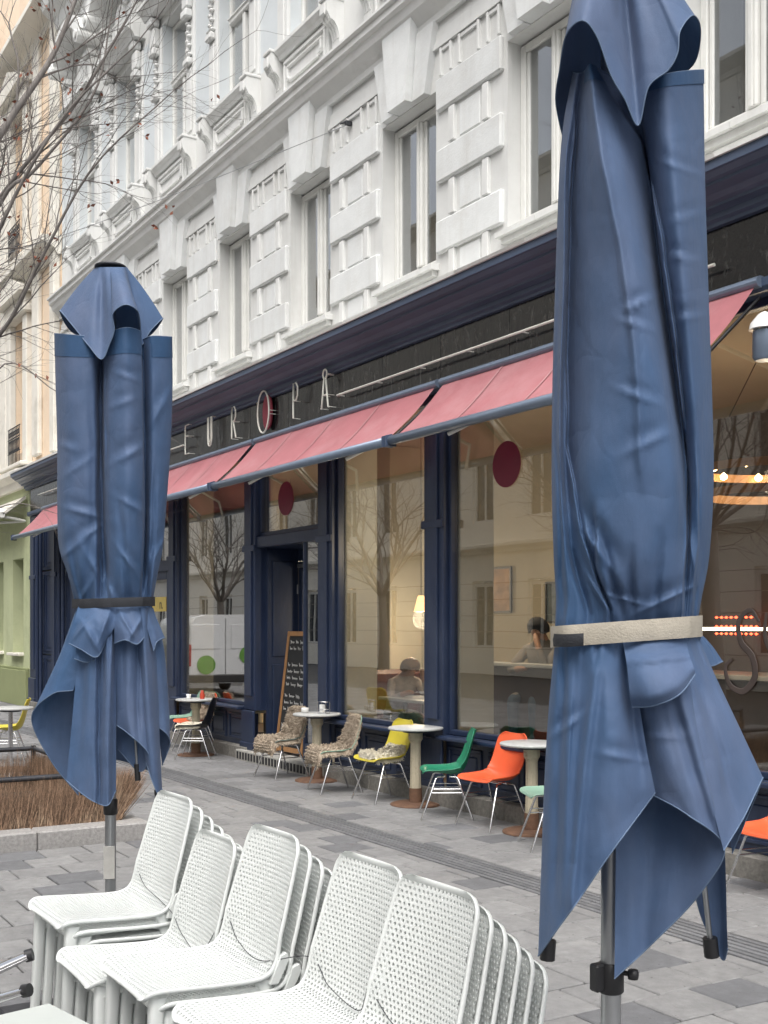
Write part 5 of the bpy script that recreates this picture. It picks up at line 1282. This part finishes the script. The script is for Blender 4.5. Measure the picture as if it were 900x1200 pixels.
for i, (tx, ty) in enumerate(((-30, -5.5), (-41, -5.0), (-20, -6))):
    t2 = empty('bare_tree', (tx, ty, 0), label='bare tree across the street, mirrored in the cafe windows', cat='tree', group='bare trees across the street')
    rr = random.Random(90 + i); b = MB(); MB().tube([(0, 0, 0), (.03, 0, 1.2), (0, .05, 2.6)], [.17, .14, .11], 10).build('trunk', M['bark'], t2)
    for k in range(6):
        a = k * 1.05; grow(b, Vector((0, .05, 2.5)), Vector((math.cos(a) * .7, math.sin(a) * .7, 1)), .065, 2.3, 1, rr, None, .3, 4)
    b.build('crown', M['bark'], t2)
# parked white van, off to the left, mirrored in the first window
M['vanpaint'] = mat('white_car_paint', (.70, .71, .72), .25, .02, 3, coat=.6); M['tyre'] = mat('tyre_rubber', (.02, .02, .02), .8, .2, 10); M['tail'] = mat('red_lamp_glass', (.35, .01, .02), .2, .1, 5); M['vangreen'] = mat('green_sticker', (.12, .30, .05), .5, .1, 5)
van = empty('parked_van', (-27.2, 1.4, 0), R(10), 'white delivery van with green round stickers parked in the street', 'van')
sec = [(-.95, .35), (-.98, .6), (-.96, 1.1), (-.88, 1.65), (-.78, 1.86), (-.5, 1.93), (.5, 1.93), (.78, 1.86), (.88, 1.65), (.96, 1.1), (.98, .6), (.95, .35)]
G = []
for xx, sx_, sz in ((2.3, .9, 1.0), (2.28, .97, 1.0), (2.15, 1, 1), (-1.0, 1, 1), (-1.5, .98, .98), (-2.0, .95, .62), (-2.35, .9, .52), (-2.4, .8, .45)):
    G.append([(xx, p * sx_, .35 + (q - .35) * sz) for p, q in sec])
vb = MB().grid(G, True); vb.add(G[0], [tuple(range(12))]); vb.add(G[-1], [tuple(range(12))]); vb.build('body', M['vanpaint'], van)
for yy in (-.48, .48): MB().box(2.301, 2.312, yy - .34, yy + .34, 1.15, 1.70, .004).build('rear_panel', M['vanpaint'], van)
MB().box(2.30, 2.306, -.006, .006, .45, 1.85).build('door_seam', M['black'], van)
for yy in (-.86, .86): MB().box(2.29, 2.325, yy - .06, yy + .06, .75, 1.25, .01).build('tail_light', M['tail'], van)
MB().box(2.29, 2.42, -.95, .95, .38, .56, .02).build('bumper', M['black'], van)
for xx in (1.4, -1.5):
    for yy in (-.88, .88):
        wo_ = MB().lathe([(.2, -.1), (.32, -.1), (.34, -.06), (.34, .06), (.32, .1), (.2, .1)], 22); wo_.xf(Matrix.Translation((xx, yy, .34)) @ Matrix.Rotation(R(90), 4, 'X')); w_o = wo_.build('wheel', M['tyre'], van)
        ri = MB().lathe([(.0, -.05), (.19, -.08), (.2, 0), (.19, .08), (0, .05)], 18); ri.xf(Matrix.Translation((xx, yy, .34)) @ Matrix.Rotation(R(90), 4, 'X')); ri.build('rim', M['alu'], w_o)
for (yy, zz) in ((.45, .78), (-.55, 1.0)):
    st = MB().lathe([(.22, 0), (.22, .006)], 26); st.xf(Matrix.Translation((2.308, yy, zz)) @ Matrix.Rotation(R(90), 4, 'Y')); st.build('round_sticker', M['vangreen'], van)

# overhead wire spanning from a hook on the facade
hk = Vector((-11.12, 6.28, 7.15))
far_ = Vector((-28.0, -2.0, 8.6)); P = [hk.lerp(far_, i / 40) - Vector((0, 0, 1.1 * math.sin(math.pi * i / 40))) for i in range(41)]
ow_ = empty('overhead_wire', hk, label='thin steel wire spanning the street from a hook on the white facade', cat='wire')
MB().tube([p - hk for p in P], .0045, 5).build('wire', M['alu'], ow_)
MB().box(-.022, .022, -.06, .02, -.022, .022, .005).tube([(0, -.06, 0), (-.06, -.09, .0)], .009, 8).build('hook', M['steel_dark'], ow_)

# ---------------------------------------------------------------- inside the cafe, seen through the glass
room = empty('cafe_interior', (0, 0, 0), kind='structure'); room['kind'] = 'structure'
M['infloor'] = mat('dark_parquet', (.07, .045, .03), .5, .2, 5, stretch=(1, 6, 1)); M['incream'] = mat('cream_interior_wall', (.44, .39, .29), .8, .06, 2); M['indark'] = mat('dark_brown_wall', (.055, .04, .035), .6, .2, 3); M['inceil'] = mat('interior_ceiling', (.36, .31, .24), .8, .05, 2)
IX0, IX1 = -22.0, .9
MB().box(IX0, IX1, 6.45, 11.9, -.2, .12).build('interior_floor', M['infloor'], room)
MB().box(IX0, IX1, 6.45, 11.95, 4.05, 4.38).build('interior_ceiling', M['inceil'], room)
MB().box(IX0, -10.6, 10.2, 10.4, .12, 4.05).build('back_wall', M['incream'], room); MB().box(-10.6, IX1, 10.2, 10.4, .12, 4.05).build('back_wall', M['indark'], room)
MB().box(IX0, IX0 + .1, 6.9, 10.2, .12, 4.05).build('partition', M['indark'], room)
for x in (-17.4, -13.4): MB().box(x - .3, x + .3, 8.0, 8.5, .12, 4.05, .01).build('column', M['incream'], room)
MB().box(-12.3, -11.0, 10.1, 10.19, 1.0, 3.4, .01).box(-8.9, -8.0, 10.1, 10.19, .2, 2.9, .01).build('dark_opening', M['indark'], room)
# striped wall hanging
st = empty('striped_hanging', (-14.1, 8.3, 1.0), label='multicoloured striped hanging behind the cafe window', cat='hanging')
cs = [(.50, .22, .06), (.22, .26, .10), (.45, .40, .30), (.42, .10, .05), (.30, .33, .22), (.55, .36, .10), (.20, .22, .20), (.52, .47, .36)]
ms = [mat('stripe_%d' % i, c, .9, .1, 8) for i, c in enumerate(cs)]; rr = random.Random(4); z = 0; i = 0
while z < 1.2:
    h = rr.uniform(.015, .05); MB().box(-.22, .22, -.006, .006, z, min(1.2, z + h) - .001).build('stripe', ms[rr.randrange(8)], st); z += h
MB().tube([(-.25, 0, 1.21), (.25, 0, 1.21)], .012, 8).build('rod', M['wood'], st)
MB().tube([(-.2, 0, 1.2), (-.2, 0, 3.05)], .003, 5).tube([(.2, 0, 1.2), (.2, 0, 3.05)], .003, 5).build('cord', M['black'], st)
def inner_table(x, y, label, hi=0):
    rt = empty('dark_table', (x, y, .12), 0, label, 'table', 'dark tables inside the cafe')
    MB().box(-.5, .5, -.33, .33, .70 + hi, .735 + hi, .006).build('table_top', M['marble'], rt)
    for sx in (-.42, .42): MB().box(sx - .02, sx + .02, -.28, .28, 0, .03, .004).box(sx - .02, sx + .02, -.02, .02, .03, .70 + hi, .004).build('leg', M['black'], rt)
    return rt
M['leather'] = mat('dark_red_leather', (.07, .025, .02), .45, .2, 6, .1, 40)
def bench(x, y, rz, label):
    rt = empty('bench_seat', (x, y, .12), rz, label, 'bench', 'dark upholstered benches inside the cafe')
    MB().box(-.55, .55, -.25, .25, .30, .46, .04).build('seat', M['leather'], rt); MB().box(-.55, .55, .2, .32, .40, 1.02, .05).build('backrest', M['leather'], rt); MB().box(-.53, .53, -.22, .3, 0, .30, .006).build('plinth', M['indark'], rt)
inner_table(-11.35, 7.4, 'dark table in front of the person leaning forward'); inner_table(-15.0, 7.3, 'dark table behind the window by the black chair')
bench(-12.25, 7.55, R(90), 'dark red bench behind the window left of the leaning person'); bench(-9.3, 8.9, 0, 'dark bench behind the person in the beanie'); bench(-14.6, 8.0, 0, 'dark bench behind the window by the black chair')
ct = empty('bar_counter', (-7.2, 9.0, .12), label='dark bar counter with red lit shelf in the room behind the near parasol', cat='bar')
MB().box(-1.9, 1.9, -.3, .3, 0, 1.05, .01).build('front', M['indark'], ct); MB().box(-2, 2, -.38, .38, 1.05, 1.10, .008).build('counter_top', M['marble'], ct)
M['warm'] = emit_mat('warm_bulb', (1, .62, .28), 22); M['warmsoft'] = emit_mat('warm_shade', (1, .55, .22), 2.2); M['redlamp'] = emit_mat('red_neon', (1, .08, .03), 6); M['tubew'] = emit_mat('white_neon_tube', (1, .85, .6), 7)
def lamp_pt(x, y, z, e, c=(1, .84, .62), r=.12):
    l = bpy.data.lights.new('lamp_light', 'POINT'); l.energy = e; l.color = c; l.shadow_soft_size = r; o = bpy.data.objects.new('lamp_light', l); COL.objects.link(o); o.location = (x, y, z); return o
def pendant(x, y, z, label, e=14):
    rt = empty('pendant_lamp', (x, y, z), 0, label, 'lamp', 'lit pendant lamps inside the cafe')
    MB().lathe([(.03, .16), (.045, .14), (.075, .02), (.09, -.04)], 20).build('lamp_shade', M['warmsoft'], rt); MB().lathe([(.0, -.045), (.03, -.03), (.035, 0), (.02, .04), (0, .05)], 14).build('bulb', M['warm'], rt)
    MB().tube([(0, 0, .16), (0, 0, 4.05 - z)], .004, 5).build('cord', M['black'], rt)
    l = lamp_pt(x, y, z - .12, e); l.parent = rt; l.location = (0, 0, -.14)
pendant(-12.2, 7.9, 1.9, 'small lit pendant lamp above the leaning person', 42); pendant(-17.0, 8.5, 2.1, 'lit pendant lamp seen through the entrance door', 42); pendant(-9.9, 7.15, 2.75, 'pendant lamp placed as added light on the person in the beanie', 42); pendant(-15.4, 8.8, 2.5, 'lit pendant lamp in the room by the black chair', 42)  # third pendant placed here as added light on the beanie guest's face
# big ring lamp and spots behind the right window
rl = empty('ring_lamp', (-6.75, 7.9, 2.9), label='large wooden double ring lamp with warm bulbs behind the right window', cat='lamp')
for z, r_ in ((.10, .62), (-.10, .55)):
    b = MB(); b.grid([[(math.cos(t) * r_, math.sin(t) * r_, z + dz) for t in [2 * math.pi * k / 40 for k in range(40)]] for dz in (-.035, .035)], True); b.build('ring', M['wood'], rl)
for k in range(10):
    a = 2 * math.pi * k / 10; MB().lathe([(0, -.03), (.028, -.015), (.03, .01), (0, .04)], 10, (math.cos(a) * .55, math.sin(a) * .55, .10)).build('bulb', M['warm'], rl)
for k in range(3): a = 2.1 * k; MB().tube([(math.cos(a) * .6, math.sin(a) * .6, .1), (0, 0, 1.3)], .004, 5).build('cord', M['black'], rl)
l = lamp_pt(0, 0, 0, 16); l.parent = rl; l.location = (0, 0, .0)
for i, (x, y) in enumerate(((-5.9, 7.2), (-5.0, 7.2), (-8.0, 7.2), (-10.2, 7.2), (-12.6, 7.4), (-15, 7.4))):
    o = MB().lathe([(.05, 0), (.06, -.012), (.045, -.014), (0, -.013)], 18).build('ceiling_spot', M['warm'], None, (x, y, 4.05)); tag(o, 'small lit round ceiling spot inside the cafe', 'lamp', 'ceiling spots inside the cafe')
for i, zz in enumerate((1.78, 1.68, 1.60)):
    o = empty('red_light_strip', (-9.25, 9.9, zz), label='row of small red lights on the back bar', cat='lamp', group='red lights on the back bar')
    for k in range(9): MB().lathe([(0, -.015), (.02, 0), (0, .015)], 8, (k * .07, 0, 0)).build('bulb', M['redlamp'], o)
tb_ = MB().tube([(-8.1, 8.3, 1.66), (-7.1, 8.3, 1.66)], .014, 8).build('light_tube', M['tubew']); tag(tb_, 'thin lit warm white tube above the bar counter', 'lamp')
# painted curly lettering on the right window
M['brownpaint'] = mat('brown_window_paint', (.06, .045, .04), .6, .15, 8)
def curl(pts, r, nm): 
    b = MB().tube([(x, 6.294, z) for x, _, z in spline([(x, 0, z) for x, z in pts], 50)], [r * (.5 + .7 * math.sin(math.pi * i / 49)) for i in range(50)], 8); b.xf(Matrix.Translation((0, 6.294, 0)) @ Matrix.Diagonal((1, .06, 1, 1)) @ Matrix.Translation((0, -6.294, 0))); return b.build(nm, M['brownpaint'], bld)
curl([(-5.50, 1.72), (-5.58, 1.80), (-5.68, 1.72), (-5.66, 1.58), (-5.56, 1.48), (-5.54, 1.34), (-5.64, 1.24), (-5.76, 1.28), (-5.80, 1.40), (-5.74, 1.46)], .022, 'painted_letter')
curl([(-5.44, 1.78), (-5.45, 1.62), (-5.38, 1.52), (-5.28, 1.56), (-5.24, 1.70), (-5.26, 1.82)], .022, 'painted_letter')
ys = MB().box(-17.6, -16.75, 6.290, 6.297, 1.90, 2.12).build('yellow_sticker', mat('yellow_film', (.55, .42, .12), .5, .05, 5), bld)
tcu = bpy.data.curves.new('sticker_text', 'FONT'); tcu.body = 'n.'; tcu.size = .22; tcu.extrude = .001
tmp = bpy.data.objects.new('sticker_text', tcu); COL.objects.link(tmp); dg = bpy.context.evaluated_depsgraph_get(); tme = bpy.data.meshes.new_from_object(tmp.evaluated_get(dg)); bpy.data.objects.remove(tmp, do_unlink=True)
tme.materials.clear(); tme.materials.append(M['black']); to = link('sticker_text', tme, ys, (-17.02, 6.288, 1.94)); to.rotation_euler = (R(90), 0, 0)

# pictures on the back wall and more furniture in the depth of the room
rr = random.Random(44)
for i, (x, z, w_, h_, c_, lab) in enumerate(((-12.2, 1.75, .7, .5, (.10, .13, .15), 'dark landscape picture on the cafe back wall'), (-13.6, 1.9, .45, .6, (.35, .20, .10), 'orange brown picture on the cafe back wall'), (-16.2, 1.8, .8, .55, (.22, .10, .08), 'dark red picture on the cafe back wall'), (-18.6, 1.8, .5, .65, (.15, .18, .12), 'green grey picture on the cafe back wall'))):
    rt = empty('wall_picture', (x, 10.17, z), 0, lab, 'picture'); MB().box(-w_ / 2, w_ / 2, 0, .012, 0, h_).build('picture_sheet', mat('picture_%d' % i, c_, .6, .6, 5), rt)
    MB().box(-w_ / 2 - .03, -w_ / 2, -.012, .014, -.03, h_ + .03).box(w_ / 2, w_ / 2 + .03, -.012, .014, -.03, h_ + .03).box(-w_ / 2, w_ / 2, -.012, .014, h_, h_ + .03).box(-w_ / 2, w_ / 2, -.012, .014, -.03, 0).build('frame', M['black'], rt)
inner_table(-13.3, 8.9, 'dark table in the depth of the cafe below the orange brown picture'); inner_table(-16.0, 8.9, 'dark table in the depth of the cafe below the dark red picture'); inner_table(-11.6, 9.1, 'dark table in the depth of the cafe below the dark landscape picture')
bench(-12.6, 9.85, 0, 'dark bench along the cafe back wall below two pictures'); bench(-16.4, 9.85, 0, 'dark bench along the cafe back wall below the dark red picture')

# ---------------------------------------------------------------- two guests
M['skin'] = mat('skin', (.42, .25, .18), .5, .06, 10); M['greycloth'] = mat('grey_jacket', (.20, .19, .18), .9, .15, 12, .3, 60); M['whitecloth'] = mat('pale_checked_shirt', (.42, .38, .36), .9, .2, 18, .3, 60); M['jeans'] = mat('denim', (.05, .08, .12), .9, .15, 14, .2, 60); M['hairb'] = mat('dark_blond_hair', (.16, .09, .045), .6, .3, 30, .3, 90, stretch=(3, 3, .5)); M['beanie'] = mat('dark_grey_beanie', (.035, .037, .042), .95, .15, 20, .4, 80)
def person(name_label, loc, rz, J, hair_m, hat, cloth):
    rt = empty('person', loc, rz, name_label, 'person', 'guests inside the cafe')
    verts, rad, ed = [], [], []; idx = {}
    def add(k, p, r, par=None):
        idx[k] = len(verts); verts.append(p); rad.append(r)
        if par: ed.append((idx[par], idx[k]))
    for row in J: add(*row)
    me = bpy.data.meshes.new('body'); me.from_pydata(verts, ed, []); o = bpy.data.objects.new('body', me); COL.objects.link(o)
    md = o.modifiers.new('s', 'SKIN'); md.use_smooth_shade = True; sv = me.skin_vertices[0].data
    for i, r_ in enumerate(rad): sv[i].radius = (r_, r_)
    sv[0].use_root = True; o.modifiers.new('d', 'SUBSURF').levels = 2
    dg = bpy.context.evaluated_depsgraph_get(); m2 = bpy.data.meshes.new_from_object(o.evaluated_get(dg)); bpy.data.objects.remove(o, do_unlink=True)
    m2.materials.clear()
    for mm in (M['skin'], cloth, M['jeans']): m2.materials.append(mm)
    H = Vector(verts[idx['head']]); ws = [Vector(verts[idx[k]]) for k in ('wl', 'wr')]; hd = [Vector(verts[idx[k]]) for k in ('hl', 'hr')]
    neck = Vector(verts[idx['neck']])
    for p in m2.polygons:
        c = p.center; sk = (c - H).length < .16 and c.z > neck.z - .0
        for w_, h_ in zip(ws, hd):
            if (c - h_).length < .13 and (c - w_).dot(h_ - w_) > -.002: sk = True
        p.material_index = 0 if sk else (2 if c.z < .52 else 1); p.use_smooth = True
    b = link('body', m2, rt)
    f = Vector(verts[idx['nose']]) - H; f.normalize(); up = (H - neck).normalized(); s_ = f.cross(up).normalized()
    hm = MB(); n1, n2 = 14, 20; G = []
    for i in range(n1):
        th = math.pi * .62 * i / (n1 - 1); row = []
        for k in range(n2):
            ph = 2 * math.pi * k / n2; d = up * math.cos(th) + (f * math.cos(ph) + s_ * math.sin(ph)) * math.sin(th)
            rr_ = .118 if not (d.dot(f) > .55 and d.dot(up) < .45) else .085
            row.append(H + up * .012 + Vector((d.x * rr_, d.y * rr_, d.z * rr_ * 1.12)))
        G.append(row)
    hm.grid(G, True); hm.build('beanie' if hat else 'hair', hair_m, rt)
    fe = MB()
    for s in (-1, 1): fe.lathe([(0, -.008), (.011, 0), (0, .008)], 8, tuple(H + f * .098 + s_ * (s * .034) + up * .005))
    fe.build('eyes', M['black'], rt)
    return rt
J1 = [('pel', (0, 0, .50), .135), ('sp', (0, -.10, .68), .125, 'pel'), ('ch', (0, -.24, .86), .13, 'sp'), ('neck', (0, -.34, .96), .055, 'ch'), ('head', (0, -.41, 1.06), .098, 'neck'), ('nose', (0, -.52, 1.03), .03, 'head'),
      ('sl', (-.17, -.26, .88), .062, 'ch'), ('el', (-.24, -.40, .68), .048, 'sl'), ('wl', (-.16, -.58, .76), .034, 'el'), ('hl', (-.12, -.68, .79), .03, 'wl'), ('hl2', (-.10, -.75, .78), .016, 'hl'),
      ('sr', (.17, -.26, .88), .062, 'ch'), ('er', (.24, -.42, .69), .048, 'sr'), ('wr', (.12, -.56, .92), .034, 'er'), ('hr', (.08, -.60, 1.0), .03, 'wr'), ('hr2', (.06, -.62, 1.06), .018, 'hr'),
      ('hpl', (-.09, -.02, .47), .095, 'pel'), ('kl', (-.12, -.42, .48), .068, 'hpl'), ('al', (-.12, -.40, .08), .045, 'kl'), ('tl', (-.12, -.54, .05), .035, 'al'),
      ('hpr', (.09, -.02, .47), .095, 'pel'), ('kr', (.12, -.42, .48), .068, 'hpr'), ('ar', (.12, -.40, .08), .045, 'kr'), ('tr', (.12, -.54, .05), .035, 'ar')]
person('person in a pale shirt leaning forward over a table inside the cafe', (-12.15, 7.5, .13), R(82), J1, M['hairb'], False, M['whitecloth'])
J2 = [('pel', (0, 0, .50), .14), ('sp', (0, -.02, .72), .13, 'pel'), ('ch', (0, -.06, .94), .14, 'sp'), ('neck', (0, -.10, 1.08), .055, 'ch'), ('head', (0, -.15, 1.19), .098, 'neck'), ('nose', (0, -.26, 1.17), .03, 'head'),
      ('sl', (-.19, -.08, .97), .068, 'ch'), ('el', (-.26, -.30, .76), .052, 'sl'), ('wl', (-.08, -.42, .78), .036, 'el'), ('hl', (.0, -.44, .79), .032, 'wl'), ('hl2', (.07, -.45, .79), .018, 'hl'),
      ('sr', (.19, -.08, .97), .068, 'ch'), ('er', (.21, -.34, .78), .052, 'sr'), ('wr', (.12, -.33, 1.0), .036, 'er'), ('hr', (.07, -.30, 1.09), .032, 'wr'), ('hr2', (.04, -.28, 1.15), .02, 'hr'),
      ('hpl', (-.1, -.02, .47), .095, 'pel'), ('kl', (-.13, -.44, .48), .07, 'hpl'), ('al', (-.13, -.42, .08), .045, 'kl'), ('tl', (-.13, -.56, .05), .035, 'al'),
      ('hpr', (.1, -.02, .47), .095, 'pel'), ('kr', (.13, -.44, .48), .07, 'hpr'), ('ar', (.13, -.42, .08), .045, 'kr'), ('tr', (.13, -.56, .05), .035, 'ar')]
person('person in dark beanie and grey jacket resting chin on hand inside the cafe', (-9.72, 7.87, .46), R(18), J2, M['beanie'], True, M['greycloth'])

bs = empty('bar_stool', (-9.72, 7.90, .12), 0, 'dark bar stool under the person in the beanie', 'stool')
MB().lathe([(.17, .62), (.19, .64), (.19, .70), (.16, .72), (0, .72)], 20).build('seat', M['leather'], bs); MB().lathe([(.2, 0), (.2, .015), (.025, .03), (.022, .62)], 18).build('post', M['black'], bs)

hc = empty('window_counter', (-9.75, 7.60, .12), 0, 'dark panelled counter below the person in the beanie', 'counter')
MB().box(-.75, .75, -.12, .0, 0, 1.14, .006).build('front', M['indark'], hc); MB().box(-.8, .8, -.16, .04, 1.142, 1.18, .005).build('counter_top', M['marble'], hc)

# ---------------------------------------------------------------- aluminium table bases and pale table top in the corner
def square_table(loc, rz, label):
    rt = empty('folding_table', loc, rz, label, 'table')
    MB().box(-.35, .35, -.35, .35, .705, .73, .006).build('table_top', M['tabletop'], rt); MB().lathe([(.03, .05), (.03, .70)], 16).build('column', M['alu'], rt)
    for k in range(4):
        a = k * math.pi / 2 + .78; MB().tube([(0, 0, .06), (math.cos(a) * .2, math.sin(a) * .2, .05), (math.cos(a) * .36, math.sin(a) * .36, .022)], .022, 8, flat=.6).build('foot', M['alu'], rt)
    return rt
square_table((-2.61, .55, 0), R(11.5), 'pale square table top on aluminium base in front of the white chairs')
ut = empty('upturned_table', (-4.12, .62, 0), 0, 'upturned folding table with polished aluminium feet and black end caps', 'table')
MB().box(-.3, .3, -.3, .3, .002, .027, .006).build('table_top', M['tabletop'], ut); MB().lathe([(.03, .027), (.03, .50)], 16).build('column', M['alu'], ut)
for a, L_, z_ in ((R(66), .42, .60), (R(40), .50, .55), (R(190), .42, .6), (R(290), .42, .6)):
    c_, s_ = math.cos(a), math.sin(a)
    f_ = MB().tube([(0, 0, z_ - .13), (c_ * L_ * .5, s_ * L_ * .5, z_ - .09), (c_ * L_, s_ * L_, z_)], [.05, .042, .030], 10, flat=.45).build('foot', M['chrome'], ut)
    MB().tube([(c_ * (L_ - .01), s_ * (L_ - .01), z_ - .002), (c_ * (L_ + .014), s_ * (L_ + .014), z_ + .004)], .021, 10).build('end_cap', M['black'], f_)
# lantern on the facade right of the last awning
ln = empty('wall_lantern', (-5.20, 6.0, 3.60), label='small white hooded lantern on the shopfront beside the last awning', cat='lantern')
MB().lathe([(.10, 0), (.09, .04), (.04, .10), (.0, .12)], 20).build('hood', M['white'], ln); MB().lathe([(.06, -.20), (.075, -.18), (.075, -.01)], 16).build('lamp_body', M['bluemetal'], ln); MB().tube([(0, 0, .1), (0, .1, .14), (0, .17, .10)], .012, 8).build('bracket', M['black'], ln)
